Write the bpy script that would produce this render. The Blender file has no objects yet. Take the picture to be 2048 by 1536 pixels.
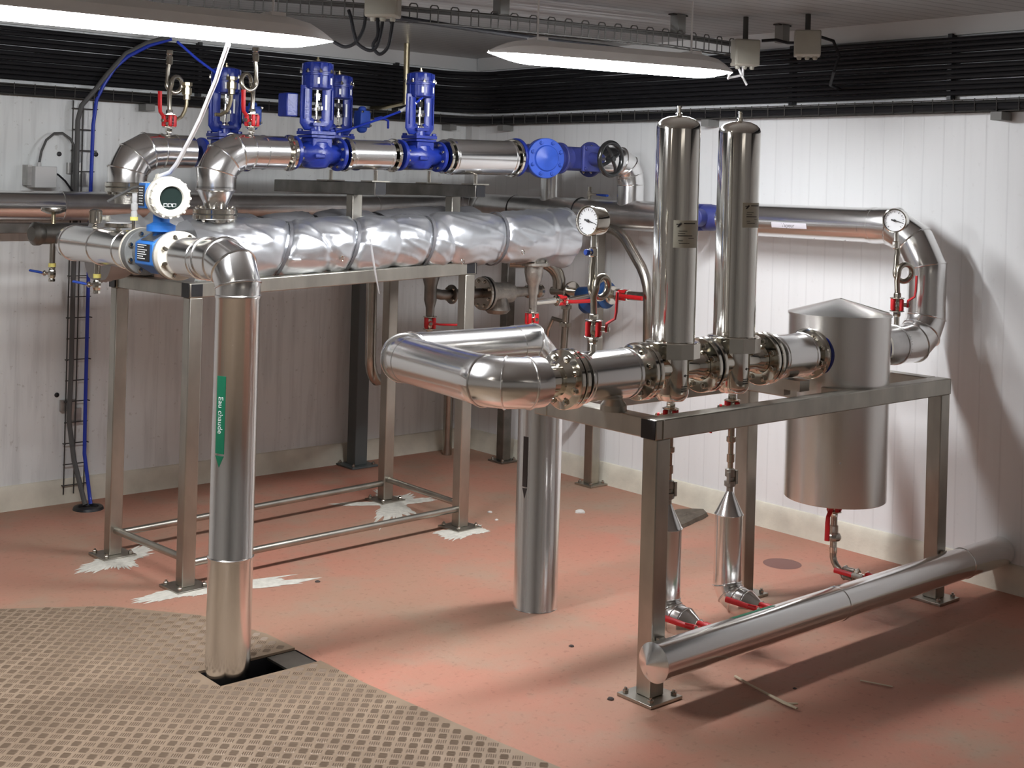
# Plant room with stainless pipework: built in metres. X runs along the left wall, Y along the right wall,
# the room corner is at (5.23, 6.385), the floor is z = 0.
import bpy, math, random
import numpy as np
from mathutils import Vector as V, Matrix, noise
random.seed(4)
C = bpy.context.scene.collection
PI = math.pi

# ------------------------------------------------------------------ mesh builder
def basis(d):
    d = V(d).normalized()
    h = V((0, 0, 1)) if abs(d.z) < .9 else V((1, 0, 0))
    a = d.cross(h).normalized()
    return a, d.cross(a).normalized()

class MB:
    def __init__(s): s.v = []; s.f = []
    def add(s, vs, fs):
        o = len(s.v); s.v += [tuple(p) for p in vs]; s.f += [tuple(i + o for i in f) for f in fs]
        return s
    def loft(s, rings, cap0=True, cap1=True, wrap=False):
        n = len(rings[0]); vs = [p for r in rings for p in r]; fs = []
        m = len(rings)
        for i in range(m if wrap else m - 1):
            k = (i + 1) % m
            for j in range(n):
                fs.append((i*n + j, i*n + (j+1) % n, k*n + (j+1) % n, k*n + j))
        if not wrap:
            if cap0: fs.append(tuple(reversed(range(n))))
            if cap1: fs.append(tuple((m-1)*n + j for j in range(n)))
        return s.add(vs, fs)
    def rev(s, o, axis, prof, n=32):
        """solid of revolution: prof = [(radius, height along axis), ...]"""
        o = V(o); d = V(axis).normalized(); a, b = basis(d)
        rings = []
        for r, h in prof:
            r = max(r, 1e-5)
            rings.append([o + d*h + a*(r*math.cos(2*PI*j/n)) + b*(r*math.sin(2*PI*j/n)) for j in range(n)])
        return s.loft(rings, prof[0][0] > 1e-4, prof[-1][0] > 1e-4)
    def cyl(s, p0, p1, r0, r1=None, n=24):
        p0 = V(p0); p1 = V(p1); d = p1 - p0
        return s.rev(p0, d, [(r0, 0), (r0 if r1 is None else r1, d.length)], n)
    def sweep(s, pts, r, n=12, closed=False, seam=0, flat=1.0):
        """tube with mitred joints along pts; seam > 0 adds a raised bead at each inner joint"""
        P = [V(p) for p in pts]; m = len(P)
        rr = r if isinstance(r, (list, tuple)) else [r]*m
        dirs = [(P[(i+1) % m] - P[i]).normalized() for i in range(m if closed else m-1)]
        a, b = basis(dirs[0]); rings = []
        for i in range(m):
            if closed: di, do = dirs[i-1], dirs[i]
            else: di = dirs[max(i-1, 0)]; do = dirs[min(i, m-2)]
            if i > 0:
                q = dirs[i-1] if not closed else di
                a = (a - q*a.dot(q)).normalized(); b = q.cross(a).normalized()
            nr = (di + do)
            nr = nr.normalized() if nr.length > 1e-6 else di
            ring = []
            for j in range(n):
                o = a*(rr[i]*math.cos(2*PI*j/n)) + b*(rr[i]*flat*math.sin(2*PI*j/n))
                t = -o.dot(nr)/max(di.dot(nr), .2)
                ring.append(P[i] + o + di*t)
            rings.append(ring)
            # carry the frame through the bend
            ax = di.cross(do)
            if ax.length > 1e-6:
                R = Matrix.Rotation(di.angle(do), 3, ax)
                a = R @ a; b = R @ b
        s.loft(rings, wrap=closed)
        if seam:
            for i in range(1, m-1):
                if dirs[i-1].angle(dirs[i]) > .02:
                    s.sweep([q + (q - P[i]).normalized()*seam*.2 for q in rings[i]], seam, 6, True)
        return s
    def box(s, c, d, R=None):
        c = V(c); hx, hy, hz = d[0]/2, d[1]/2, d[2]/2
        vs = [V((x, y, z)) for x in (-hx, hx) for y in (-hy, hy) for z in (-hz, hz)]
        if R is not None: vs = [R @ p for p in vs]
        return s.add([c + p for p in vs], [(0,1,3,2), (4,6,7,5), (0,4,5,1), (2,3,7,6), (0,2,6,4), (1,5,7,3)])
    def bar(s, p0, p1, w, h=None, up=(0, 0, 1)):
        """rectangular bar from p0 to p1"""
        p0 = V(p0); p1 = V(p1); d = (p1 - p0).normalized(); h = h or w
        u = V(up)
        if abs(d.dot(u)) > .95: u = V((0, 1, 0))
        a = d.cross(u).normalized(); b = a.cross(d).normalized()
        vs = [p + a*x + b*y for p in (p0, p1) for x, y in ((-w/2, -h/2), (w/2, -h/2), (w/2, h/2), (-w/2, h/2))]
        return s.add(vs, [(0,3,2,1), (4,5,6,7), (0,1,5,4), (1,2,6,5), (2,3,7,6), (3,0,4,7)])
    def ring(s, c, axis, R, r, n=32, m=8):
        a, b = basis(axis); c = V(c)
        return s.sweep([c + a*(R*math.cos(2*PI*i/n)) + b*(R*math.sin(2*PI*i/n)) for i in range(n)], r, m, True)
    def prism(s, poly, z0, z1):
        n = len(poly)
        return s.add([(x, y, z0) for x, y in poly] + [(x, y, z1) for x, y in poly],
                     [tuple(reversed(range(n))), tuple(range(n, 2*n))] + [(i, (i+1) % n, (i+1) % n + n, i + n) for i in range(n)])
    def hexn(s, p, axis, r, h):
        return s.rev(p, axis, [(r, 0), (r, h*.85), (r*.86, h)], 6)

def wm(o): return (wm(o.parent) @ o.matrix_basis) if o.parent else o.matrix_basis.copy()

def mk(name, mb, mat, parent=None, bevel=0, local=False, label=None, sharp=32):
    me = bpy.data.meshes.new(name)
    vs = mb.v
    if parent is not None and not local:
        W = wm(parent)
        if W != Matrix.Identity(4):
            W = W.inverted(); vs = [tuple(W @ V(p)) for p in vs]
    me.from_pydata(vs, [], mb.f); me.update()
    me.shade_smooth()
    me.set_sharp_from_angle(angle=math.radians(sharp))
    me.materials.append(mat)
    o = bpy.data.objects.new(name, me); C.objects.link(o)
    if parent is not None: o.parent = parent
    if bevel:
        b = o.modifiers.new('edge', 'BEVEL'); b.width = bevel; b.segments = 2; b.limit_method = 'ANGLE'; b.angle_limit = .6
    if label: o['label'] = label
    return o

def tag(o, label, cat, group=None, kind=None):
    o['label'] = label; o['category'] = cat
    if group: o['group'] = group
    if kind: o['kind'] = kind
    return o
def thing(name, label, cat, loc=(0, 0, 0), group=None):
    o = bpy.data.objects.new(name, None); C.objects.link(o); o.location = loc; o.empty_display_size = .05
    return tag(o, label, cat, group)
def struct(name, mb, mat, parent=None, bevel=0):
    o = mk(name, mb, mat, parent, bevel); o['kind'] = 'structure'; return o
def copy_tree(o, parent=None):
    c = o.copy(); C.objects.link(c); c.parent = parent
    for ch in list(o.children): copy_tree(ch, c)
    return c
def dup(o, M, label, group=None):
    c = copy_tree(o); c.matrix_basis = M; c['label'] = label
    if group: c['group'] = group
    return c

# ------------------------------------------------------------------ materials
def mat(name, col, rough=.5, metal=0., spec=.5, noise_amt=0., noise_scale=20., bump=0., bump_scale=60., stretch=None, coat=0., emis=0.):
    m = bpy.data.materials.new(name); m.use_nodes = True
    nt = m.node_tree; n = nt.nodes; b = n['Principled BSDF']; L = nt.links
    b.inputs['Base Color'].default_value = (*col, 1); b.inputs['Roughness'].default_value = rough
    b.inputs['Metallic'].default_value = metal; b.inputs['Specular IOR Level'].default_value = spec
    b.inputs['Coat Weight'].default_value = coat
    if emis:
        b.inputs['Emission Color'].default_value = (*col, 1); b.inputs['Emission Strength'].default_value = emis
    if noise_amt or bump:
        tc = n.new('ShaderNodeTexCoord'); mp = n.new('ShaderNodeMapping')
        L.new(tc.outputs['Object'], mp.inputs['Vector'])
        if stretch: mp.inputs['Scale'].default_value = stretch
    if noise_amt:
        t = n.new('ShaderNodeTexNoise'); t.inputs['Scale'].default_value = noise_scale; t.inputs['Detail'].default_value = 4
        L.new(mp.outputs['Vector'], t.inputs['Vector'])
        r = n.new('ShaderNodeValToRGB')
        lo = [c*(1-noise_amt) for c in col]; hi = [min(1, c*(1+noise_amt*.6)) for c in col]
        r.color_ramp.elements[0].position = .3; r.color_ramp.elements[1].position = .7
        r.color_ramp.elements[0].color = (*lo, 1); r.color_ramp.elements[1].color = (*hi, 1)
        L.new(t.outputs['Fac'], r.inputs['Fac']); L.new(r.outputs['Color'], b.inputs['Base Color'])
    if bump:
        t2 = n.new('ShaderNodeTexNoise'); t2.inputs['Scale'].default_value = bump_scale; t2.inputs['Detail'].default_value = 3
        L.new(mp.outputs['Vector'], t2.inputs['Vector'])
        bp = n.new('ShaderNodeBump'); bp.inputs['Strength'].default_value = bump; bp.inputs['Distance'].default_value = .01
        L.new(t2.outputs['Fac'], bp.inputs['Height']); L.new(bp.outputs['Normal'], b.inputs['Normal'])
    return m

CLAD = mat('aluminium_cladding', (.84, .835, .825), .19, 1., bump=.035, bump_scale=9)
CLADD = mat('dull_cladding', (.62, .61, .60), .30, 1., noise_amt=.12, noise_scale=14)
CHROME = mat('polished_stainless', (.72, .69, .62), .11, 1., bump=.02, bump_scale=14)
FILT = mat('filter_stainless', (.78, .76, .71), .10, 1., bump=.03, bump_scale=5, stretch=(1, 1, .25))
TANK = mat('tank_cladding', (.84, .825, .80), .27, 1., bump=.05, bump_scale=5, stretch=(1, 1, .12))
SIPH = mat('siphon_steel', (.43, .40, .34), .27, 1.)
STEEL = mat('brushed_steel_tube', (.44, .42, .37), .38, 1., noise_amt=.22, noise_scale=9, stretch=(1, 1, .4))
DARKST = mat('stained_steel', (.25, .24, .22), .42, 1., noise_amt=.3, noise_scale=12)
BARE = mat('bare_pipe_steel', (.46, .43, .38), .26, 1., noise_amt=.15, noise_scale=16)
CAST = mat('cast_steel', (.42, .40, .36), .4, .9, noise_amt=.2, noise_scale=30, bump=.2, bump_scale=80)
BRASS = mat('nickel_brass', (.55, .48, .32), .28, 1., noise_amt=.1)
BLUE = mat('blue_valve_enamel', (.008, .023, .21), .34, 0, .5, noise_amt=.2, noise_scale=18, bump=.1, bump_scale=90)
BLUEL = mat('light_blue_enamel', (.025, .075, .40), .42, 0, .4, noise_amt=.15, noise_scale=18)
BLUED = mat('dark_blue_paint', (.04, .05, .20), .45, 0, .4, noise_amt=.2, noise_scale=18)
BLUEM = mat('meter_blue', (.025, .14, .44), .42, 0, .4)
TEAL = mat('deep_teal_blue', (.012, .055, .17), .4)
RED = mat('red_lever_vinyl', (.52, .012, .016), .38, 0, .5)
BLACK = mat('black_plastic', (.012, .012, .014), .45)
CABLE = mat('black_cable_sheath', (.010, .010, .012), .6, 0, .3)
BLACKM = mat('black_gloss', (.015, .015, .015), .22)
DIRTC = mat('dusty_cable', (.035, .033, .03), .7)
GREYC = mat('grey_cable_sheath', (.09, .09, .088), .6)
BLUEC = mat('blue_hose', (.012, .04, .42), .35)
WHITEC = mat('white_cable', (.75, .75, .76), .5)
GALV = mat('galvanised_wire', (.45, .44, .42), .45, .8, noise_amt=.2)
GALVD = mat('dusty_wire', (.065, .062, .058), .7, .2)
PLASTIC = mat('aged_white_plastic', (.36, .345, .29), .5, noise_amt=.08, noise_scale=12)
PLASTG = mat('grey_white_plastic', (.58, .58, .57), .5)
DUSTG = mat('dusty_grey_bracket', (.22, .22, .21), .6)
HOUSING = mat('lamp_housing_grey', (.78, .77, .76), .45)
WHITE = mat('white_face', (.86, .87, .88), .4)
LABELM = mat('cream_sticker', (.50, .49, .40), .5)
SILVERL = mat('silver_label', (.72, .71, .76), .4, .2)
INK = mat('dark_ink', (.03, .03, .03), .6)
GREEN = mat('green_label', (.005, .13, .065), .45)
WHITEINK = mat('white_lettering', (.8, .82, .8), .5)
YELLOW = mat('yellow_tape', (.85, .78, .22), .5)
JACKET = mat('silver_fabric', (.66, .68, .71), .33, .90, bump=.04, bump_scale=26)
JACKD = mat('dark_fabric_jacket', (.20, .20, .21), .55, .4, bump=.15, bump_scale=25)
JACKG = mat('grey_fabric_jacket', (.42, .42, .42), .5, .5, bump=.15, bump_scale=25)
STRAP = mat('dark_strap', (.16, .16, .17), .5, .4)
STRAPL = mat('light_strap', (.75, .75, .76), .5, .2)
GROUT = mat('white_grout', (.62, .60, .53), .9, noise_amt=.15, noise_scale=40, bump=.4, bump_scale=60)
SCREEN = mat('dark_glass', (.012, .02, .018), .12)
IVORY = mat('worn_ivory_paint', (.55, .53, .46), .5, noise_amt=.12, noise_scale=25)
TUBE = mat('lit_tube_diffuser', (.96, .97, 1.0), .4, emis=76.)
FILLB = mat('dim_fill_diffuser', (1.0, .93, .84), .4, emis=5.5)  # glow of the added fill lamp over the tread plate
FILLC = mat('weak_fill_diffuser', (1.0, .93, .84), .4, emis=2.0)  # glow of the added fill lamp behind the camera
RAG = mat('grey_rag', (.13, .105, .08), .95, noise_amt=.3, noise_scale=25, bump=.6, bump_scale=40)
WOOD = mat('pale_stick', (.5, .42, .3), .8)
STONE = mat('pale_chip', (.6, .58, .54), .8)
DEBRIS = mat('dark_crumb', (.06, .045, .04), .9)
DARK = mat('dark_pit', (.01, .01, .012), .8)
RUBBER = mat('gasket_rubber', (.015, .015, .015), .6)
RIMW = mat('chipped_white_paint', (.66, .62, .53), .5, noise_amt=.25, noise_scale=14)
GREYPAINT = mat('grey_flange_paint', (.17, .175, .17), .5, noise_amt=.2)

def nodes_of(name):
    m = bpy.data.materials.new(name); m.use_nodes = True
    return m, m.node_tree.nodes, m.node_tree.links, m.node_tree.nodes['Principled BSDF']

def floor_mat():
    m, n, L, b = nodes_of('red_resin_floor')
    tc = n.new('ShaderNodeTexCoord')
    def nz(scale, det=5, rough=.6):
        t = n.new('ShaderNodeTexNoise'); t.inputs['Scale'].default_value = scale; t.inputs['Detail'].default_value = det
        t.inputs['Roughness'].default_value = rough; L.new(tc.outputs['Object'], t.inputs['Vector']); return t
    a = nz(1.1); r1 = n.new('ShaderNodeValToRGB')
    e = r1.color_ramp.elements
    e[0].position = .36; e[0].color = (.455, .197, .138, 1); e[1].position = .66; e[1].color = (.375, .225, .156, 1)
    L.new(a.outputs['Fac'], r1.inputs['Fac'])
    a2 = nz(3.2, 6); r2 = n.new('ShaderNodeValToRGB'); e = r2.color_ramp.elements
    e[0].position = .5; e[0].color = (0, 0, 0, 1); e[1].position = .72; e[1].color = (1, 1, 1, 1)
    L.new(a2.outputs['Fac'], r2.inputs['Fac'])
    mx = n.new('ShaderNodeMixRGB'); mx.inputs['Color2'].default_value = (.34, .255, .185, 1)
    mul = n.new('ShaderNodeMath'); mul.operation = 'MULTIPLY'; mul.inputs[1].default_value = .75
    L.new(r2.outputs['Color'], mul.inputs[0]); L.new(mul.outputs[0], mx.inputs['Fac']); L.new(r1.outputs['Color'], mx.inputs['Color1'])
    a3 = nz(38, 3); r3 = n.new('ShaderNodeValToRGB'); e = r3.color_ramp.elements
    e[0].position = .30; e[0].color = (.62, .6, .58, 1); e[1].position = .42; e[1].color = (1, 1, 1, 1)
    L.new(a3.outputs['Fac'], r3.inputs['Fac'])
    m2 = n.new('ShaderNodeMixRGB'); m2.blend_type = 'MULTIPLY'; m2.inputs['Fac'].default_value = .5
    L.new(mx.outputs['Color'], m2.inputs['Color1']); L.new(r3.outputs['Color'], m2.inputs['Color2'])
    L.new(m2.outputs['Color'], b.inputs['Base Color'])
    b.inputs['Roughness'].default_value = .62; b.inputs['Specular IOR Level'].default_value = .3
    bp = n.new('ShaderNodeBump'); bp.inputs['Strength'].default_value = .25; bp.inputs['Distance'].default_value = .004
    L.new(nz(55, 4).outputs['Fac'], bp.inputs['Height']); L.new(bp.outputs['Normal'], b.inputs['Normal'])
    return m

def panel_mat(name, axis, pitch, base, dirt, groove=.35, off=0.):
    """sandwich panel wall: thin vertical joints every `pitch`, stains running down"""
    m, n, L, b = nodes_of(name)
    tc = n.new('ShaderNodeTexCoord'); sp = n.new('ShaderNodeSeparateXYZ'); L.new(tc.outputs['Object'], sp.inputs[0])
    ad = n.new('ShaderNodeMath'); ad.operation = 'ADD'; ad.inputs[1].default_value = 50 + off
    L.new(sp.outputs[axis], ad.inputs[0])
    dv = n.new('ShaderNodeMath'); dv.operation = 'DIVIDE'; dv.inputs[1].default_value = pitch; L.new(ad.outputs[0], dv.inputs[0])
    fr = n.new('ShaderNodeMath'); fr.operation = 'FRACT'; L.new(dv.outputs[0], fr.inputs[0])
    cr = n.new('ShaderNodeValToRGB'); e = cr.color_ramp.elements
    e[0].position = 0; e[0].color = (1, 1, 1, 1); e[1].position = 1; e[1].color = (1, 1, 1, 1)
    w = .006/pitch
    for p, c in ((.5-w, 1), (.5, 0), (.5+w, 1)):
        q = e.new(p); q.color = (c, c, c, 1)
    L.new(fr.outputs[0], cr.inputs['Fac'])
    mp = n.new('ShaderNodeMapping'); mp.inputs['Scale'].default_value = (14, 14, 1.3); L.new(tc.outputs['Object'], mp.inputs['Vector'])
    t = n.new('ShaderNodeTexNoise'); t.inputs['Scale'].default_value = 1.6; t.inputs['Detail'].default_value = 6; L.new(mp.outputs[0], t.inputs['Vector'])
    rr = n.new('ShaderNodeValToRGB'); e = rr.color_ramp.elements
    e[0].position = .30; e[0].color = (*[c*(1-dirt) for c in base], 1); e[1].position = .52; e[1].color = (*base, 1)
    L.new(t.outputs['Fac'], rr.inputs['Fac'])
    t2 = n.new('ShaderNodeTexNoise'); t2.inputs['Scale'].default_value = 45; t2.inputs['Detail'].default_value = 3; L.new(tc.outputs['Object'], t2.inputs['Vector'])
    r2 = n.new('ShaderNodeValToRGB'); e = r2.color_ramp.elements
    e[0].position = .27; e[0].color = (.45, .42, .36, 1); e[1].position = .33; e[1].color = (1, 1, 1, 1); L.new(t2.outputs['Fac'], r2.inputs['Fac'])
    ma = n.new('ShaderNodeMixRGB'); ma.blend_type = 'MULTIPLY'; ma.inputs['Fac'].default_value = min(1, dirt*2.2)
    L.new(rr.outputs[0], ma.inputs['Color1']); L.new(r2.outputs[0], ma.inputs['Color2'])
    mg = n.new('ShaderNodeMixRGB'); mg.blend_type = 'MULTIPLY'; mg.inputs['Fac'].default_value = groove
    L.new(ma.outputs[0], mg.inputs['Color1']); L.new(cr.outputs[0], mg.inputs['Color2']); L.new(mg.outputs[0], b.inputs['Base Color'])
    bp = n.new('ShaderNodeBump'); bp.inputs['Strength'].default_value = .25; bp.inputs['Distance'].default_value = .002
    L.new(cr.outputs[0], bp.inputs['Height']); L.new(bp.outputs[0], b.inputs['Normal'])
    b.inputs['Roughness'].default_value = .38; b.inputs['Specular IOR Level'].default_value = .45
    return m

def plate_mat():
    m, n, L, b = nodes_of('dusty_tread_plate')
    tc = n.new('ShaderNodeTexCoord'); ge = n.new('ShaderNodeNewGeometry'); sp = n.new('ShaderNodeSeparateXYZ')
    L.new(tc.outputs['Object'], sp.inputs[0])
    t = n.new('ShaderNodeTexNoise'); t.inputs['Scale'].default_value = 5; t.inputs['Detail'].default_value = 6; L.new(tc.outputs['Object'], t.inputs['Vector'])
    r = n.new('ShaderNodeValToRGB'); e = r.color_ramp.elements
    e[0].position = .35; e[0].color = (.25, .180, .122, 1); e[1].position = .68; e[1].color = (.32, .235, .162, 1)
    L.new(t.outputs['Fac'], r.inputs['Fac'])
    # worn lugs are darker and slightly metallic
    gt = n.new('ShaderNodeMath'); gt.operation = 'GREATER_THAN'; gt.inputs[1].default_value = .0002; L.new(sp.outputs[2], gt.inputs[0])
    mx = n.new('ShaderNodeMixRGB'); mx.inputs['Color2'].default_value = (.20, .142, .097, 1)
    L.new(gt.outputs[0], mx.inputs['Fac']); L.new(r.outputs[0], mx.inputs['Color1']); L.new(mx.outputs[0], b.inputs['Base Color'])
    mm = n.new('ShaderNodeMath'); mm.operation = 'MULTIPLY'; mm.inputs[1].default_value = .25; L.new(gt.outputs[0], mm.inputs[0]); L.new(mm.outputs[0], b.inputs['Metallic'])
    b.inputs['Roughness'].default_value = .42
    return m

def ceil_mat():
    m, n, L, b = nodes_of('ribbed_ceiling_panel')
    tc = n.new('ShaderNodeTexCoord'); mp = n.new('ShaderNodeMapping'); L.new(tc.outputs['Object'], mp.inputs['Vector'])
    mp.inputs['Rotation'].default_value = (0, 0, math.radians(8))
    w = n.new('ShaderNodeTexWave'); w.bands_direction = 'Y'; w.inputs['Scale'].default_value = 4.2; L.new(mp.outputs[0], w.inputs['Vector'])
    r = n.new('ShaderNodeValToRGB'); e = r.color_ramp.elements
    e[0].position = 0; e[0].color = (.20, .20, .195, 1); e[1].position = .12; e[1].color = (.36, .36, .35, 1)
    L.new(w.outputs['Fac'], r.inputs['Fac']); L.new(r.outputs[0], b.inputs['Base Color'])
    bp = n.new('ShaderNodeBump'); bp.inputs['Strength'].default_value = .4; bp.inputs['Distance'].default_value = .006
    L.new(r.outputs[0], bp.inputs['Height']); L.new(bp.outputs[0], b.inputs['Normal'])
    b.inputs['Roughness'].default_value = .35
    return m

FLOOR = floor_mat()
WALL_L = panel_mat('stained_white_panel', 0, .25, (.76, .785, .775), .16, .07)
WALL_R = panel_mat('clean_white_panel', 1, .102, (.835, .85, .85), .03, .09)
PLATE = plate_mat()
CEIL = ceil_mat()
BASE = mat('cream_plinth', (.70, .66, .55), .6, noise_amt=.12, noise_scale=9, bump=.1)

# ------------------------------------------------------------------ the room
XW, YW, ZC = 5.23, 6.385, 2.45
XB, YB = -1.8, -1.6
f = MB()
hx0, hx1, hy0, hy1 = 2.088, 2.468, 3.757, 3.915
for x0, x1, y0, y1 in ((XB, hx0, YB, YW), (hx1, XW, YB, YW), (hx0, hx1, YB, hy0), (hx0, hx1, hy1, YW)):
    f.add([(x0, y0, 0), (x1, y0, 0), (x1, y1, 0), (x0, y1, 0)], [(0, 1, 2, 3)])
fl_o = struct('floor', f, FLOOR)
p = MB()
zb = -.5
p.add([(hx0, hy0, zb), (hx1, hy0, zb), (hx1, hy1, zb), (hx0, hy1, zb), (hx0, hy0, 0), (hx1, hy0, 0), (hx1, hy1, 0), (hx0, hy1, 0)],
      [(0, 1, 2, 3), (0, 4, 5, 1), (1, 5, 6, 2), (2, 6, 7, 3), (3, 7, 4, 0)])
struct('floor_pit', p, DARK, fl_o)
struct('ceiling', MB().box(((XB+XW)/2, (YB+YW)/2, ZC+.05), (XW-XB+.2, YW-YB+.2, .1)), CEIL)
struct('wall_left', MB().box(((XB+XW)/2, YW+.05, ZC/2), (XW-XB+.2, .1, ZC)), WALL_L)
struct('wall_right', MB().box((XW+.05, (YB+YW)/2, ZC/2), (.1, YW-YB, ZC)), WALL_R)
CONC = mat('grey_concrete', (.52, .51, .49), .8, noise_amt=.15, noise_scale=3)
struct('wall_back', MB().box(((XB+XW)/2, YB-.05, ZC/2), (XW-XB+.2, .1, ZC)), CONC)
struct('wall_near', MB().box((XB-.05, (YB+YW)/2, ZC/2), (.1, YW-YB, ZC)), CONC)
def plinth(pts, name):
    m = MB()
    m.add([(x, y, z) for x, y, z in pts], [])
    return m
# plinths: a sloping cove with a small ledge along both visible walls
pr = [(0, 0), (.035, 0), (.022, .055), (.02, .095), (.008, .115), (0, .118)]
m = MB(); m.loft([[(x, YW - a, b) for a, b in pr] for x in (XB, XW)])
struct('baseboard_left', m, BASE)
m = MB(); m.loft([[(XW - a, y, b) for a, b in pr] for y in (YB, YW - .03)])
struct('baseboard_right', m, BASE)
struct('trim_1', MB().box((XW-.03, YW-.03, 1.09), (.06, .06, 1.94)), PLASTG)          # corner angle
struct('trim_2', MB().box(((XB+XW)/2, YW-.012, 2.41), (XW-XB, .024, .08)), PLASTG)
struct('trim_3', MB().box((XW-.012, (YB+YW)/2-.03, 2.41), (.024, YW-YB-.06, .08)), PLASTG)

# ------------------------------------------------------------------ tread plate over the pit
poly = [(-1.7, -1.5), (2.95, -1.5), (2.70, 1.5), (2.56, 2.65), (2.53, 2.9), (2.475, 3.5), (2.468, 3.757), (2.088, 3.757), (2.088, 3.915),
        (2.463, 3.915), (2.457, 4.1), (2.36, 4.42), (2.13, 4.72), (1.8, 4.92), (1.2, 5.08), (-1.7, 5.15)]
def inside(x, y, q):
    c = False; j = len(q)-1
    for i in range(len(q)):
        (xi, yi), (xj, yj) = q[i], q[j]
        if (yi > y) != (yj > y) and x < (xj-xi)*(y-yi)/(yj-yi)+xi: c = not c
        j = i
    return c
pm = MB().prism([(x, y) for x, y in poly], -.008, 0)
pit = .0385
e1 = V((.7071, -.7071)); e2 = V((.7071, .7071))
for i in range(-95, 60):
    for j in range(10, 145):
        cx, cy = e1.x*i*pit + e2.x*j*pit, e1.y*i*pit + e2.y*j*pit
        if cx < .35 or cx > 2.72 or cy < 1.7 or cy > 5.05: continue
        if not (inside(cx+.02, cy, poly) and inside(cx-.02, cy, poly) and inside(cx, cy+.02, poly) and inside(cx, cy-.02, poly)): continue
        if (i + j) % 2: d, q = e1, e2
        else: d, q = e2, e1
        for k in range(-2, 3):
            ox, oy = cx + q.x*k*.0066, cy + q.y*k*.0066
            hl, hw = .0145 - .001*abs(k), .0021
            vs = [(ox + d.x*a + q.x*b, oy + d.y*a + q.y*b, z) for a, b, z in
                  ((-hl, -hw, 0), (hl, -hw, 0), (hl, hw, 0), (-hl, hw, 0), (-hl*.72, -hw*.35, .0017), (hl*.72, -hw*.35, .0017), (hl*.72, hw*.35, .0017), (-hl*.72, hw*.35, .0017))]
            pm.add(vs, [(4, 5, 6, 7), (0, 1, 5, 4), (1, 2, 6, 5), (2, 3, 7, 6), (3, 0, 4, 7)])
pl = thing('tread_plate', 'dusty brown steel tread plate sunk in the red floor, notched around a pipe', 'floor plate', (2, 3, .0085))
plm = MB(); plm.f = pm.f; plm.v = pm.v
po = mk('plate', plm, PLATE, pl, local=True, sharp=20); po.location = (-2, -3, 0)
mk('edge_bar', MB().box((2.405, 3.836, -.004), (.11, .15, .008)), STEEL, pl, label='bare metal strip closing the notch')

# ------------------------------------------------------------------ lamps
def fixture(L, tube=None):
    """linear lamp, axis +x, from x=0 to L, hanging below z=0.05"""
    r = thing('fluorescent_lamp', '', 'lamp')
    h = MB()
    prof = [(-.062, .0), (-.058, .035), (-.035, .06), (.035, .06), (.058, .035), (.062, .0)]
    h.loft([[(x, y*s, z*s) for y, z in prof] for x, s in ((.004, .12), (.05, .48), (.10, .80), (.18, 1), (L-.18, 1), (L-.10, .80), (L-.05, .48), (L-.004, .12))])
    mk('housing', h, HOUSING, r)
    d = MB(); rings = []
    for t in np.linspace(0, 1, 25):
        x = t*L; e = min(t, 1-t)*L
        s = min(1, math.sin(min(e/.20, 1)*PI/2)) if e < .20 else 1
        s = max(s, .04)
        rings.append([(x, .050*s*math.cos(a), -.036*s*math.sin(a)) for a in np.linspace(0, PI, 13)])
    d.loft(rings)
    mk('diffuser', d, tube or TUBE, r)
    for x in (.22, L-.22):
        b = MB(); b.cyl((x, 0, .06), (x, 0, .285), .004, n=8); b.box((x, 0, .066), (.05, .08, .012))
        mk('hanger', b, HOUSING, r)
    return r
def aim(loc, tgt):
    d = V(tgt) - V(loc); return Matrix.Translation(loc) @ Matrix.Rotation(math.atan2(d.y, d.x), 4, 'Z')
f1 = fixture(1.524); f1.matrix_basis = aim((.86, 3.762, 2.115), (2.38, 3.655, 2.115))
f1['label'] = 'lit fluorescent lamp along the left wall above the blue valves'
f2 = fixture(1.183); f2.matrix_basis = aim((3.211, 3.846, 2.165), (4.365, 3.587, 2.165))
f2['label'] = 'lit fluorescent lamp over the twin filters, ending at a white junction box'
# two added lamps outside the view: unseen fill light, also mirrored in the pipes
g1 = fixture(1.57, FILLB); g1.matrix_basis = aim((-1.1, 2.6, 2.215), (.4, 2.55, 2.215)); g1['label'] = 'added fluorescent fill lamp over the tread plate, out of the picture'
g2 = fixture(1.57, FILLC); g2.matrix_basis = aim((.9, -.75, 2.215), (2.4, -.80, 2.215)); g2['label'] = 'added fluorescent fill lamp behind the photographer, out of the picture'

# ------------------------------------------------------------------ camera
th = math.atan(.028); a = math.radians(48.9)
U = V((math.sin(a), math.cos(a)))                 # room X in camera ground axes
c, s_ = math.cos(th), math.sin(th)
xr = V((math.sin(a), -math.cos(a), 0)); fw = V((math.cos(a), math.sin(a), 0)); up = V((0, 0, 1))
Rv = xr*c + up*s_; Uv = -xr*s_ + up*c
cam = bpy.data.cameras.new('camera'); co = bpy.data.objects.new('camera', cam); C.objects.link(co)
M = Matrix((Rv, Uv, -fw)).transposed().to_4x4(); M.translation = (0, 0, 1.65)
co.matrix_world = M
cam.sensor_width = 36; cam.lens = 2600/2048*36; cam.shift_y = -395/2048; cam.clip_start = .05
bpy.context.scene.camera = co

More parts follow.
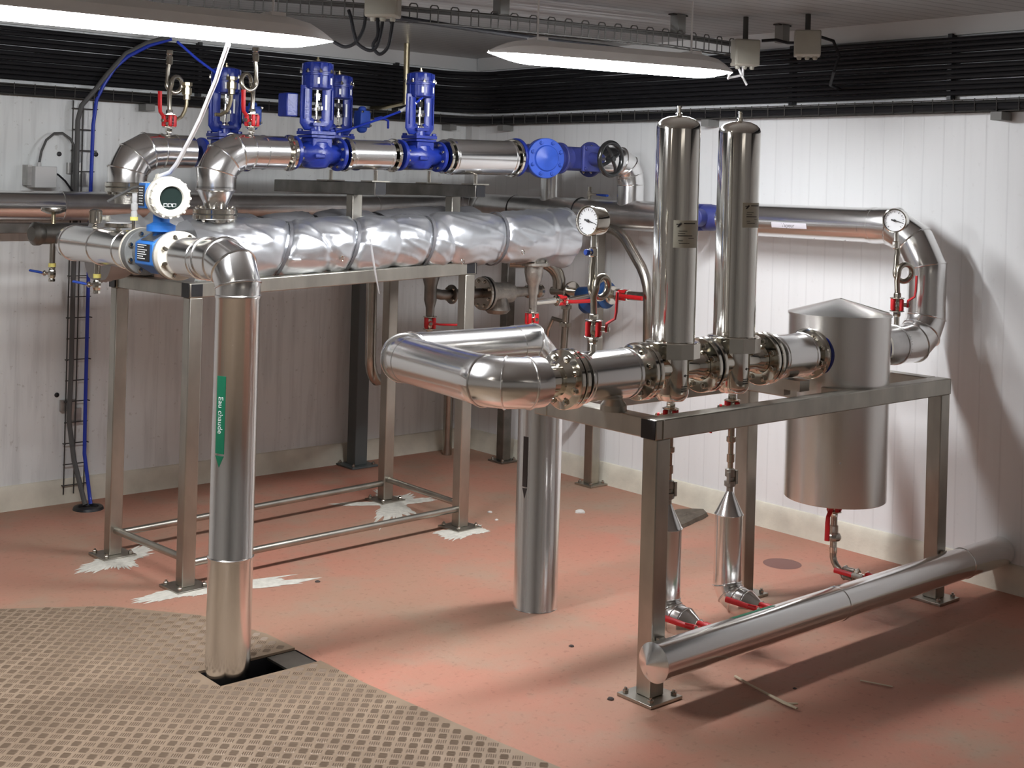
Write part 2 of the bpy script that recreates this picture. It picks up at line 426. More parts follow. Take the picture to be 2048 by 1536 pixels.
# ------------------------------------------------------------------ common pieces
_bolt = {}
def bolt(parent, p, axis, r=.009, h=.009, m=None):
    """a hexagon bolt head as an object of its own sharing one mesh"""
    m = m or CHROME
    k = (round(r, 4), round(h, 4), m.name)
    if k not in _bolt:
        b = MB(); b.hexn((0, 0, 0), (0, 0, 1), r, h); b.cyl((0, 0, h), (0, 0, h*1.5), r*.5, n=8)
        me = bpy.data.meshes.new('bolt'); me.from_pydata(b.v, [], b.f); me.materials.append(m); _bolt[k] = me
    o = bpy.data.objects.new('bolt', _bolt[k]); C.objects.link(o); o.parent = parent
    d = V(axis).normalized()
    o.matrix_basis = wm(parent).inverted() @ (Matrix.Translation(p) @ d.to_track_quat('Z', 'Y').to_matrix().to_4x4())
    return o
def flange(parent, c, axis, r, t, hub=0, hub_r=.05, m=None, n=8, rb=.78, side=1, br=.010, ph=.5, name='flange', bolts=True):
    """disc from c along axis*t, weld hub behind (-axis) of length hub, bolt heads on the -axis side"""
    m = m or CHROME; d = V(axis).normalized(); c = V(c)
    prof = []
    if hub: prof += [(hub_r, -hub), (hub_r, -hub*.6), (hub_r*1.32, -.004)]
    else: prof += [(r*.5, 0)]
    prof += [(r-.003, 0), (r, .003), (r, t-.003), (r-.003, t)]
    o = mk(name, MB().rev(c, d, prof, 48), m, parent)
    if bolts:
        a, b = basis(d)
        for k in range(n):
            an = 2*PI*(k+ph)/n
            bolt(o, c + (a*math.cos(an) + b*math.sin(an))*r*rb, -d, br, br*.9)
    return o
def gasket(parent, c, axis, r, t): return mk('gasket', MB().rev(c, axis, [(r, 0), (r, t)], 40), RUBBER, parent)
def arc(p0, corner, p1, n=4):
    """points of a segmented bend from p0 round corner to p1"""
    p0, k, p1 = V(p0), V(corner), V(p1)
    u, v = (k-p0), (p1-k); R = min(u.length, v.length)
    a0 = k - u.normalized()*R; ax = u.cross(v).normalized(); tot = u.angle(v)
    Rb = R/math.tan(tot/2)
    cen = a0 + ax.cross(u.normalized())*Rb
    out = []
    for i in range(n):
        t0 = tot*(i+.5)/n; half = tot/(2*n)
        q = Matrix.Rotation(t0, 3, ax) @ (a0-cen)
        out.append(cen + q/math.cos(half))
    return out
def text(body, size, fn, m, parent, name='lettering', extrude=.0006):
    cu = bpy.data.curves.new('t', 'FONT'); cu.body = body; cu.size = size; cu.align_x = 'CENTER'; cu.align_y = 'CENTER'
    cu.resolution_u = 3
    to = bpy.data.objects.new('t', cu); C.objects.link(to)
    bpy.context.view_layer.update()
    ev = to.evaluated_get(bpy.context.evaluated_depsgraph_get()); me = ev.to_mesh()
    mb = MB(); mb.add([fn(v.co.x, v.co.y) for v in me.vertices], [tuple(p.vertices) for p in me.polygons])
    ev.to_mesh_clear(); bpy.data.objects.remove(to)
    return mk(name, mb, m, parent)
def spool(name, label, p0, p1, r, m=None, beads=(.012,), group=None):
    """a straight length of clad pipe as one thing"""
    t = thing(name, label, 'pipe', p0, group)
    p0, p1 = V(p0), V(p1); d = (p1-p0).normalized(); L = (p1-p0).length
    prof = [(r*.55, 0), (r-.002, 0), (r, .003), (r, .010), (r+.003, .013), (r+.003, .018), (r, .021), (r, L-.021), (r+.003, L-.018), (r+.003, L-.013), (r, L-.010), (r, L-.003), (r-.002, L), (r*.55, L)]
    mk('cladding', MB().rev(p0, d, prof, 48), m or CLAD, t)
    return t

# ------------------------------------------------------------------ screwed ball valve with red or blue lever (flow along z, stem +x)
def ball_valve(lever=.125, bend=1, m=None, up=1, turn=0):
    r = thing('ball_valve', '', 'valve')
    b = MB()
    for z in (-.030, .024): b.rev((0, 0, z), (0, 0, 1), [(.026, 0), (.030, .002), (.030, .005), (.026, .007)], 8)
    b.rev((0, 0, -.024), (0, 0, 1), [(.017, 0), (.021, .012), (.021, .036), (.017, .048)], 16)
    b.rev((0, 0, -.05), (0, 0, 1), [(.013, 0), (.015, .004), (.015, .02)], 8); b.rev((0, 0, .03), (0, 0, 1), [(.015, 0), (.015, .016), (.013, .02)], 8)
    mk('body', b, CHROME, r, local=True)
    for k in range(4):
        an = PI/4 + k*PI/2
        mk('bolt_sleeve', MB().rev((.024*math.cos(an), .024*math.sin(an), -.023), (0, 0, 1), [(.0075, 0), (.0085, .004), (.0085, .042), (.0075, .047)], 12), m or RED, r, local=True)
    st = MB(); st.rev((.018, 0, 0), (1, 0, 0), [(.009, 0), (.009, .020), (.006, .021), (.006, .036)], 12); st.hexn((.046, 0, 0), (1, 0, 0), .009, .007)
    mk('stem', st, CHROME, r, local=True)
    h = MB(); R = Matrix.Rotation(turn, 3, 'X')
    pts = [V((.042, 0, 0)), V((.044, 0, .018*up)), V((.070*bend + .044*(1-bend), 0, .036*up)), V((.074*bend + .046*(1-bend), 0, .06*up)), V((.076*bend + .047*(1-bend), 0, lever*up))]
    pts = [R @ q for q in pts]
    h.sweep(pts, [.010, .010, .009, .010, .0105], 12, flat=.5)
    h.rev((.038, 0, 0), (1, 0, 0), [(.011, 0), (.011, .008)], 12)
    mk('lever', h, m or RED, r, local=True)
    return r
BV = ball_valve()
_bv_used = [False]
def MX(loc, stem, flow):
    """frame with z along flow and x along the stem"""
    z = V(flow).normalized(); x = V(stem); x = (x - z*x.dot(z)).normalized(); y = z.cross(x)
    m = Matrix((x, y, z)).transposed().to_4x4(); m.translation = loc
    return m
def put_valve(loc, stem, flow, label, group=None, src=None, scale=1.):
    M = MX(loc, stem, flow) @ Matrix.Scale(scale, 4)
    s = src or BV
    if not s.get('used'):
        s.matrix_basis = M; s['label'] = label; s['used'] = 1
        if group: s['group'] = group
        return s
    c = dup(s, M, label, group)
    return c

# ------------------------------------------------------------------ pneumatic control valve (flow along x, stem up)
def control_valve(positioner=None, sx=1):
    r = thing('control_valve', '', 'valve')
    body = MB()
    body.sweep([(-.125, 0, 0), (-.07, 0, 0), (-.03, 0, -.002), (.03, 0, -.002), (.07, 0, 0), (.125, 0, 0)], [.042, .046, .068, .068, .046, .042], 32)
    body.rev((0, 0, -.072), (0, 0, 1), [(.02, 0), (.05, .006), (.066, .03), (.070, .07), (.062, .1), (.058, .125)], 32)
    body.box((.004, 0, .05), (.10, .10, .045))
    body.box((-.02, -.069, -.012), (.05, .012, .02))
    mk('body', body, BLUE, r, .004, local=True)
    for x, d in ((-.125, 1), (.125, -1)):
        fo = flange(r, (x, 0, 0), (d, 0, 0), .079, .018, m=BLUE, bolts=False)
        a, b = basis((1, 0, 0))
        for k in range(8):
            an = 2*PI*(k+.5)/8
            bolt(fo, V((x + d*.018, 0, 0)) + (a*math.cos(an)+b*math.sin(an))*.063, (d, 0, 0), .009, .010, CHROME)
    bn = MB(); bn.box((0, 0, .079), (.118, .118, .012)); bn.box((0, 0, .096), (.124, .124, .016))
    bn.cyl((0, 0, .10), (0, 0, .135), .029, .027)
    for x in (-.05, .05):
        for y in (-.05, .05): bn.hexn((x, y, .104), (0, 0, 1), .012, .012)
    mk('bonnet', bn, BLUE, r, .002, local=True)
    yk = MB()
    for q in (-1, 1):
        yk.sweep([(q*.020, 0, .136), (q*.046, 0, .138), (q*.0555, 0, .150), (q*.0555, 0, .316)], [.012, .0135, .0125, .0125], 12, flat=2.4)
        yk.bar((q*.070, -.012, .16), (q*.070, -.012, .30), .006, .012)
    yk.box((0, 0, .136), (.07, .062, .016)); yk.box((0, 0, .312), (.11, .06, .022))
    mk('yoke', yk, BLUE, r, .003, local=True)
    ac = MB()
    ac.rev((0, 0, .30), (0, 0, 1), [(.045, 0), (.062, .006), (.064, .02), (.064, .062), (.070, .064), (.070, .072)], 32)
    ac.rev((0, 0, .373), (0, 0, 1), [(.070, 0), (.070, .008), (.064, .010), (.066, .034), (.060, .050), (.035, .058), (.012, .060)], 32)
    for k in range(10):
        an = 2*PI*k/10
        ac.bar((.064*math.cos(an), .064*math.sin(an), .31), (.064*math.cos(an), .064*math.sin(an), .42), .012, .008, (math.cos(an), math.sin(an), 0))
    ao = mk('actuator', ac, BLUE, r, local=True)
    for k in range(8):
        an = 2*PI*(k+.5)/8
        bolt(ao, (.073*math.cos(an), .073*math.sin(an), .374), (0, 0, 1), .008, .012); 
    nb = MB(); nb.rev((0, 0, .428), (0, 0, 1), [(.010, 0), (.010, .012), (.005, .014), (.005, .024)], 8)
    mk('vent_nipple', nb, BRASS, r, local=True)
    for an in (-1.95, -1.05):
        q = MB(); n = 6; r0 = .0655
        rows = [[(r0*math.cos(an + (i/(n-1)-.5)*.36), r0*math.sin(an + (i/(n-1)-.5)*.36), z) for i in range(n)] for z in (.322, .352)]
        rows2 = [[(x*1.02, y*1.02, z) for x, y, z in row] for row in rows]
        q.loft([rows[0] + rows2[0][::-1], rows[1] + rows2[1][::-1]])
        mk('rating_label', q, WHITE, r, local=True)
    st = MB(); st.cyl((0, 0, .135), (0, 0, .31), .006); st.rev((0, 0, .137), (0, 0, 1), [(.022, 0), (.022, .014), (.016, .022)], 16)
    st.rev((0, 0, .20), (0, 0, 1), [(.010, 0), (.020, .002), (.020, .012), (.010, .014), (.010, .03)], 12); st.box((0, 0, .265), (.018, .018, .03)); st.box((.018, 0, .213), (.03, .008, .018))
    mk('spindle', st, CHROME, r, local=True)
    ip = mk('travel_scale', MB().box((.030, -.027, .24), (.008, .003, .07)), WHITE, r, local=True)
    if positioner == 'box':                                 # closed box on the far side
        p = MB(); p.box((-.115, .05, .222), (.06, .075, .110)); po = mk('positioner', p, BLUE, r, .006, local=True)
        mk('side_plate', MB().box((-.082, .05, .222), (.010, .07, .100)), STEEL, po, .001, local=True)
        for z in (.225, .17): mk('mounting_bracket', MB().box((-.06, .03, z), (.10, .008, .010)), BLACK, r, local=True)
    if positioner == 'open':                                # bright box with bolts and a clear filter bowl
        p = MB(); p.box((.125, -.03, .20), (.062, .07, .092)); p.rev((.125, -.03, .245), (0, 0, 1), [(.022, 0), (.020, .018), (.010, .024)], 16)
        p.rev((.125, -.03, .155), (0, 0, -1), [(.030, 0), (.024, .02), (.012, .03)], 16)
        po = mk('positioner', p, BLUEL, r, .006, local=True)
        for x in (.100, .150):
            for z in (.165, .238): bolt(po, (x, -.066, z), (0, -1, 0), .007, .008)
        g = MB(); g.rev((.085, .02, .15), (0, 0, 1), [(.008, 0), (.017, .012), (.017, .03), (.014, .032), (.014, .075), (.017, .077), (.017, .10)], 20)
        mk('filter_bowl', g, BARE, r, local=True)
        for z in (.165, .235): mk('mounting_bracket', MB().box((.08, 0, z), (.09, .008, .010)), BLACK, r, local=True)
    return r

# ------------------------------------------------------------------ pigtail siphon, and gauge on it
def siphon_pts(z0, zc, z1, R=.030, drift=.026, n=28):
    pts = [V((0, 0, z0)), V((0, 0, z0+.015)), V((-.004, 0, zc-.03))]
    for i in range(n+1):
        t = 2*PI*1.08*i/n
        pts.append(V((-.006 + R - R*math.cos(t), drift*(i/n) - drift/2, zc + R*math.sin(t))))
    pts += [V((0, drift/2, zc+R*1.9)), V((.004, drift/2, zc+R*2.4)), V((.004, drift/2, z1))]
    return pts
def gauge(turn=0., knob=True):
    r = thing('pressure_gauge', '', 'gauge')
    s = MB(); sp_ = siphon_pts(0, .102, .235, .036); Rt = Matrix.Rotation(turn, 3, 'Z')
    sp_ = [Rt @ q for q in sp_[:-1]] + [sp_[-1]]
    s.sweep(sp_, .0115, 14)
    mk('siphon_tube', s, SIPH, r, local=True)
    k = MB(); k.rev((.004, .013, .203), (0, 0, 1), [(.012, 0), (.015, .003), (.015, .028), (.010, .032), (.010, .07)], 8); k.cyl((.004, .013, .218), (-.022 if knob else -.010, .013, .218), .006)
    co_ = mk('needle_valve', k, CHROME, r, local=True)
    if knob: mk('knob', MB().rev((-.020, .013, .218), (-1, 0, 0), [(.008, 0), (.011, .004), (.011, .012), (.008, .016)], 12), BLUEL, co_, local=True)
    zc = .322; cx = .004
    cs = MB(); cs.rev((cx+.030, .013, zc), (-1, 0, 0), [(.030, 0), (.046, .003), (.048, .010), (.048, .052), (.051, .054), (.051, .066), (.047, .068), (.0445, .048)], 48)
    mk('case', cs, CHROME, r, local=True)
    fx = cx + .030 - .060
    dl = mk('dial', MB().rev((fx+.003, .013, zc), (-1, 0, 0), [(.0445, 0), (.0445, .003)], 40), WHITE, r, local=True)
    tk = MB()
    for i in range(21):
        an = math.radians(225 - 270*i/20); l0, l1 = (.033, .040) if i % 2 == 0 else (.036, .040)
        # seen from -x the picture's right is -y
        p0 = V((fx-.0012, .013 - l0*math.cos(an), zc + l0*math.sin(an))); p1 = V((fx-.0012, .013 - l1*math.cos(an), zc + l1*math.sin(an)))
        tk.bar(p0, p1, .0016 if i % 2 == 0 else .0009, .0008, (1, 0, 0))
    mk('scale_marks', tk, INK, dl, local=True)
    nd = MB(); an = math.radians(-14)
    p0 = V((fx-.003, .013 + .014*math.cos(an), zc - .014*math.sin(an))); p1 = V((fx-.003, .013 - .037*math.cos(an), zc + .037*math.sin(an)))
    nd.sweep([p0, p0.lerp(p1, .25), p1], [.0032, .0026, .0006], 6); nd.rev((fx-.001, .013, zc), (-1, 0, 0), [(.005, 0), (.005, .004)], 12)
    mk('needle', nd, INK, r, local=True)
    return r

def sensor_siphon():
    r = thing('pigtail_siphon', '', 'siphon')
    mk('siphon_tube', MB().sweep(siphon_pts(0, .128, .225, .034, .036), .0100, 12), SIPH, r, local=True)
    k = MB(); k.rev((.004, .016, .215), (0, 0, 1), [(.010, 0), (.0155, .003), (.0155, .034), (.012, .038), (.011, .042), (.015, .046), (.015, .062)], 8)
    mk('union_fitting', k, CHROME, r, local=True)
    return r

# ------------------------------------------------------------------ steel stands
def tube_leg(mb, x, y, z0, z1, w=.06): mb.box((x, y, (z0+z1)/2), (w, w, z1-z0))
def baseplate(parent, x, y, w=.15, m=None, rot=0, inset=.02):
    R = Matrix.Rotation(rot, 3, 'Z')
    o = mk('base_plate', MB().box((x, y, .006), (w, w, .010), R), m or STEEL, parent, .001)
    for sx in (-1, 1):
        for sy in (-1, 1):
            q = R @ V((sx*(w/2-inset), sy*(w/2-inset), 0))
            bolt(o, (x+q.x, y+q.y, .011), (0, 0, 1), .010, .012, BARE)
    return o

# heat exchanger stand
st = thing('heat_exchanger_stand', 'brushed steel frame carrying the silver jacketed heat exchangers', 'stand', (3.2, 5.1, 0))
corners = {'FL': (2.481, 4.775), 'BL': (2.436, 5.36), 'BR': (3.975, 5.49), 'FR': (3.958, 4.85)}
ztop = lambda x: 1.165 + .037*(x-2.45)
for k, (x, y) in corners.items():
    mb = MB(); tube_leg(mb, x, y, .011, ztop(x)+.002, .058); mk('leg', mb, STEEL, st, .004)
    baseplate(st, x, y, .15, rot=.05)
def beam(a, b, ext=0):
    p0 = V((*corners[a], ztop(corners[a][0])+.032)); p1 = V((*corners[b], ztop(corners[b][0])+.032)); d = (p1-p0).normalized()
    mk('top_beam', MB().bar(p0 - d*ext, p1 + d*ext, .06), STEEL, st, .004)
beam('FL', 'FR', .034); beam('BL', 'BR', .034); beam('FL', 'BL'); beam('FR', 'BR')
for k in ('FL', 'FR', 'BL', 'BR'):
    x, y = corners[k]; s = -1 if 'L' in k else 1
    mk('end_cap', MB().box((x + s*.036, y, ztop(x)+.032), (.004, .058, .058)), BLACK, st, .001)
    mk('end_cap', MB().box((x, y-.031, ztop(x)+.032), (.05, .003, .05)), BLACK, st, .001) if k in ('FL', 'FR') else None
for a, b, z in (('FL', 'FR', .095), ('BL', 'BR', .095), ('FL', 'BL', .115), ('FR', 'BR', .115)):
    p0 = V((*corners[a], z)); p1 = V((*corners[b], z)); d = (p1-p0).normalized()
    mk('bottom_rail', MB().cyl(p0 + d*.02, p1 - d*.02, .015), STEEL, st)

# white grout smeared round the stand's feet
def grout(loc, rays, label, seed):
    random.seed(seed)
    m = MB(); n = 220; ring = []
    for i in range(n):
        an = 2*PI*i/n
        R = .080 + .014*noise.noise(V((seed*3.1, i*.25, 0)))
        for ra, rl, rw in rays:
            dd = abs((an - ra + PI) % (2*PI) - PI)
            R += rl*math.exp(-(dd/rw)**2)*(.70 + .55*noise.noise(V((i*.55, seed, 1))) + .35*noise.noise(V((i*1.7, seed, 3))))
        ring.append((R*math.cos(an), R*math.sin(an)))
    rows = []
    for q, z in ((1.0, .0012), (.92, .0035), (.7, .005), (.4, .006), (.02, .006)):
        rows.append([(loc[0] + x*q, loc[1] + y*q, z + .0008*noise.noise(V((x*40*q, y*40*q, seed)))) for x, y in ring])
    m.loft(rows, False, True)
    tag(mk('grout_patch', m, GROUT, label=label), label, 'grout')
grout((2.42, 5.30), [(3.6, .18, .45), (4.7, .10, .5), (.0, .10, .4), (.5, .25, .25)], 'white grout splash round the foot by the blue hose', 1)
grout((2.49, 4.73), [(3.25, .20, .30), (2.9, .08, .3), (-.35, .42, .22), (-.1, .18, .3)], 'long white grout smear round the foot nearest the tread plate', 2)
grout((3.97, 5.42), [(3.95, .40, .30), (2.6, .30, .22), (1.2, .28, .3), (-.2, .25, .3), (.5, .2, .3), (4.5, .22, .3)], 'star of white grout round the rear foot under the exchangers', 3)
grout((3.96, 4.80), [(3.6, .16, .4), (2.9, .12, .3), (.5, .06, .5), (5.4, .04, .4)], 'small white grout splash round the foot behind the clad riser', 5)

# ------------------------------------------------------------------ jacketed heat exchangers
def jacket(x0, x1, yc, zc, R, straps, seed, amp=1., nx=260, nt=88, taper=0., flare=0.):
    rows = []
    for i in range(nx+1):
        x = x0 + (x1-x0)*i/nx; row = []
        for j in range(nt):
            t = 2*PI*j/nt
            # straps run slightly aslant round the body
            pin = 0; puff = 0
            for k, (xs, sl, dp) in enumerate(straps):
                dx = x - xs - sl*math.cos(t - .9)
                pin += dp*math.exp(-(dx/.018)**2) + dp*.5*math.exp(-(dx/.06)**2)
            w = noise.noise(V((x*5.5, 1.9*math.cos(t), 1.9*math.sin(t) + seed)))
            w2 = 1 - abs(noise.noise(V((x*6 + 1.5*math.sin(t+.4), 1.3*math.cos(t)+seed, 1.3*math.sin(t)))))*2
            w3 = 1 - abs(noise.noise(V((x*11 - 2.2*math.cos(t), 2.0*math.cos(t), 2.0*math.sin(t)+seed*2))))*2
            r = R*(1 - taper*(x-x0)/(x1-x0)) - pin + amp*(.007*w + .0065*max(0, w2)**6 + .0012*max(0, w3)**4)
            r += .004*amp*math.sin(x*11+seed)
            if flare: r += flare*max(0, min(1, (x - x1 + .26)/.24))**2*(.35 + .65*max(0, -math.sin(t)))*(1 + .35*math.sin(5*t + 9*x))
            if math.sin(t) < -.75 and not (flare and x > x1 - .3): r -= .010*amp*(-math.sin(t)-.75)/.25
            z = zc(x) if callable(zc) else zc
            row.append((x, yc + r*math.cos(t), z + r*math.sin(t)))
        rows.append(row)
    m = MB(); m.loft(rows, True, True)
    return m
def strap_band(x, sl, yc, zc, R, w=.016, th=.004, tail=None):
    m = MB(); n = 64; rows = []
    for i in range(n):
        t = 2*PI*i/n; xx = x + sl*math.cos(t-.9)
        pr = []
        for dx, dr in ((-w/2, 0), (w/2, 0), (w/2, th), (-w/2, th)):
            r = R + dr
            pr.append((xx+dx, yc + r*math.cos(t), zc + r*math.sin(t)))
        rows.append(pr)
    m.loft(rows, wrap=True)
    return m
zax = lambda x: 1.352 + .034*(x-3.05)
hx = thing('heat_exchanger', 'long silver fabric jacketed heat exchanger lying on the steel stand', 'heat exchanger', (3.5, 4.9, 1.26))
YN = 4.90
S1 = [(2.95, .05, .020), (3.10, -.045, .010), (3.30, .045, .022), (3.52, .02, .006), (3.72, .035, .018), (3.80, -.03, .010), (4.16, .02, .012), (4.5, .02, .004)]
mk('jacket', jacket(2.50, 4.635, YN, zax, .139, S1, 3, taper=.06, flare=.030), JACKET, hx, sharp=60)
for xs, sl, dp in S1[:7]:
    if dp > .011: mk('strap', strap_band(xs, sl, YN, zax(xs), .139 - dp*1.18 + .004), STRAP, hx)
mk('strap_tail', MB().sweep([(3.33, YN-.133, 1.40), (3.335, YN-.150, 1.32), (3.35, YN-.155, 1.24), (3.375, YN-.152, 1.155)], [.006, .0085, .007, .003], 8, flat=.3), STRAPL, hx)
for x, z in ((3.18, 1.315), (4.24, 1.33), (3.86, 1.29)):
    mk('buckle', MB().ring((x, YN-.137, z), (.15, -1, 0), .011, .0025, 14, 6), CHROME, hx)
# nozzle under its right end, with a dull flange pair
nz = MB(); nz.rev((4.43, 4.88, 1.30), (0, 0, -1), [(.05, 0), (.05, .03)], 24)
mk('nozzle', nz, CAST, hx)
flange(hx, (4.43, 4.88, 1.268), (0, 0, -1), .072, .018, m=CAST, n=4, br=.009)
hd = thing('heat_exchanger', 'dark fabric jacketed heat exchanger hidden behind the silver one', 'heat exchanger', (3.4, 5.26, 1.26))
S2 = [(2.75, .04, .02), (3.02, .03, .02), (3.3, .04, .02), (3.7, -.03, .018)]
zfar = lambda x: zax(x) + .008
mk('jacket', jacket(2.60, 4.30, 5.24, zfar, .138, S2, 8, nx=140, nt=56), JACKD, hd, sharp=60)
mk('jacket_end', jacket(2.28, 2.62, 5.24, zfar, .150, [(2.45, .04, .02)], 11, 1.4, nx=50, nt=56), JACKG, hd, sharp=60)
for xs, sl, dp in S2: mk('strap', strap_band(xs, sl, 5.24, zfar(xs), .138 - dp*1.18 + .004), BLACK, hd)

# ------------------------------------------------------------------ hot water pipe with its elbow, dropping into the pit
AX, AY, AZ = 2.17, 3.862, 1.368
hw = thing('hot_water_pipe', 'clad hot water pipe rising from the tread plate and bending to the flow meter', 'pipe', (AX, AY, 0))
mk('riser_cladding', MB().rev((AX, AY, -.35), (0, 0, 1), [(.0745, 0), (.0745, .735), (.0775, .737), (.0775, .743), (.0745, .746), (.0735, .748), (.0735, 1.60), (.0765, 1.605), (.0765, 1.612), (.0735, 1.615)], 56), CLAD, hw)
eb = MB(); eb.sweep([(AX, AY, 1.262), (AX, AY, 1.295), (AX, AY+.034, 1.350), (AX, AY+.110, 1.374), (AX, AY+.20, AZ+.004), (AX, AY+.225, AZ)], [.0735, .0745, .076, .0755, .0725, .0715], 56, seam=.0035)
mk('elbow_cladding', eb, CLAD, hw)
mk('branch_cladding', MB().rev((AX, AY+.225, AZ), (0, 1, 0), [(.071, 0), (.071, .015), (.0735, .018), (.0735, .024), (.071, .027), (.071, .265), (.05, .266)], 56), CLAD, hw)
lb = MB()
for z0, z1, tip in ((.73, .985, 0),):
    n = 12; an0, an1 = math.radians(188), math.radians(216); R = .0738
    col = lambda z, R: [(AX + R*math.cos(an0+(an1-an0)*i/n), AY + R*math.sin(an0+(an1-an0)*i/n), z) for i in range(n+1)]
    lb.loft([col(.745, R) + col(.745, R+.0006)[::-1], col(1.0, R) + col(1.0, R+.0006)[::-1]])
    mid = (an0+an1)/2
    tipc = lambda R: [(AX + R*math.cos(mid), AY + R*math.sin(mid), .70)]*(n+1)
    lb.loft([tipc(R) + tipc(R+.0006), col(.738, R) + col(.738, R+.0006)[::-1]])
lo = mk('pipe_label', lb, GREEN, hw, label='green arrow label lettered in white')
mid = (math.radians(188)+math.radians(216))/2
def wrapA(x, y):                                  # text reads downwards
    R = .0748; an = mid + y/R
    return (AX + R*math.cos(an), AY + R*math.sin(an), .872 - x)
text('Eau chaude', .027, wrapA, WHITEINK, lo)

# ------------------------------------------------------------------ magnetic flow meter
FM = 4.44; DM = -.065
fm = thing('flow_meter', 'blue magnetic flow meter with a round ivory display head', 'flow meter', (AX, FM, AZ))
def cyl_y(y0, y1, r, n=48): return MB().rev((AX, y0+DM, AZ), (0, 1, 0), [(r-.002, 0), (r, .002), (r, y1-y0-.002), (r-.002, y1-y0)], n)
fa = mk('flange', cyl_y(4.345, 4.378, .088), RIMW, fm, label='chipped white flange'); mk('flange_rim', cyl_y(4.378, 4.390, .089), GREYPAINT, fm)
fb = mk('flange', cyl_y(4.615, 4.655, .088), GREYPAINT, fm, label='grey painted flange'); mk('flange_rim', cyl_y(4.655, 4.668, .089), RIMW, fm)
for k in range(8):
    an = 2*PI*(k+.5)/8
    bolt(fa, (AX + .074*math.cos(an), 4.345+DM, AZ + .074*math.sin(an)), (0, -1, 0), .009, .012)
    bolt(fb, (AX + .074*math.cos(an), 4.615+DM, AZ + .074*math.sin(an)), (0, -1, 0), .009, .012)
mk('liner', cyl_y(4.39, 4.62, .060), GREYPAINT, fm)
bm = MB()
hs = [(.078*math.cos(PI/6+k*PI/3), .078*math.sin(PI/6+k*PI/3)) for k in range(6)]
bm.loft([[(AX+x, y, AZ+z) for x, z in hs] for y in (4.43+DM, 4.575+DM)])
hb = mk('housing', bm, BLUEM, fm, .004)
nrm = V((-1, 0, 0))
mk('name_plate', MB().box((AX-.0685, 4.50+DM, AZ+.005), (.003, .10, .062)), BLACK, hb, .001)
ln = MB()
for i, (w, z) in enumerate(((.07, .028), (.05, .02), (.075, .011), (.06, .003), (.07, -.005), (.045, -.013), (.06, -.021))):
    ln.box((AX-.0706, 4.545+DM-w/2, AZ+z+.004), (.0012, w, .0028))
mk('plate_print', ln, WHITEINK, hb)
mk('top_plate', MB().box((AX-.035, 4.50+DM, AZ+.0605), (.05, .10, .003), Matrix.Rotation(PI/6*-1, 3, 'Y')), STEEL, hb)
nk = MB(); nk.rev((AX, FM, AZ+.06), (0, 0, 1), [(.030, 0), (.030, .020), (.052, .022), (.052, .044), (.038, .050), (.030, .055), (.030, .085)], 32)
mk('neck', nk, BLUEM, fm)
# head turned to face the walkway
fd = V((-.15, -.985, -.02)).normalized(); hd_c = V((AX, FM, AZ+.208)) + fd*.055
HB = MB(); HB.rev(hd_c + fd*-.085, fd, [(.050, 0), (.060, .006), (.060, .06), (.072, .070)], 40)
Rh = Matrix.Rotation(-.15, 3, 'Z')
HB.rev(hd_c - fd*.13, fd, [(.040, 0), (.046, .004), (.046, .06)], 32)
HB.box(hd_c - fd*.150 + V((-.004, 0, 0)), (.085, .085, .095), Rh)
HB.rev(hd_c - fd*.055 + V((0, 0, -.09)), (0, 0, 1), [(.030, 0), (.030, .05)], 24)
hh = mk('head', HB, BLUEM, fm, .004)
tp = hd_c - fd*.150 + V((-.004, 0, 0)) + Rh @ V((-.0435, 0, 0))
mk('type_plate', MB().box(tp, (.003, .070, .075), Rh), BLACK, hh)
tl = MB()
for k in range(7): tl.box(tp + Rh @ V((-.002, .002, .030 - .010*k)), (.001, .05 - .006*(k % 3), .003), Rh)
mk('plate_print', tl, WHITEINK, hh)
cov = MB(); cov.rev(hd_c + fd*-.012, fd, [(.060, 0), (.076, .002), (.077, .03), (.072, .036), (.072, .062), (.066, .070), (.044, .073), (.042, .060)], 48)
cv = mk('cover', cov, IVORY, fm)
lg = MB(); a_, b_ = basis(fd)
for k in range(16):
    an = 2*PI*k/16
    q = hd_c + fd*.046 + (a_*math.cos(an) + b_*math.sin(an))*.0695
    lg.rev(q, fd, [(.0055, -.014), (.0055, .010)], 8)
mk('cover_ribs', lg, IVORY, cv)
gl = mk('display_window', MB().rev(hd_c + fd*.046, fd, [(.0425, 0), (.0425, .003)], 40), SCREEN, fm)
ky = MB(); rt = fd.cross(V((0, 0, 1))).normalized(); upd = rt.cross(fd)
for k in (-1, 0, 1):
    q = hd_c + fd*.0498 + rt*(k*.016+.003) - upd*.026
    sq = [(-.006, -.0055), (.006, -.0055), (.006, .0055), (-.006, .0055)]
    ky.sweep([q + rt*x + upd*y for x, y in sq], .0009, 6, True)
mk('button_outlines', ky, WHITEINK, gl)
gd = MB(); gp = hd_c + fd*-.12 + V((0, 0, .050))
gd.rev(gp, V((.35, .35, .8)), [(.016, 0), (.016, .012), (.013, .014), (.013, .030), (.008, .036)], 8)
gd.rev(hd_c + fd*-.185 + V((-.01, .0, .035)), V((-.3, .95, .1)), [(.015, 0), (.015, .02), (.011, .024), (.011, .038)], 8)
mk('cable_gland', gd, PLASTIC, fm)

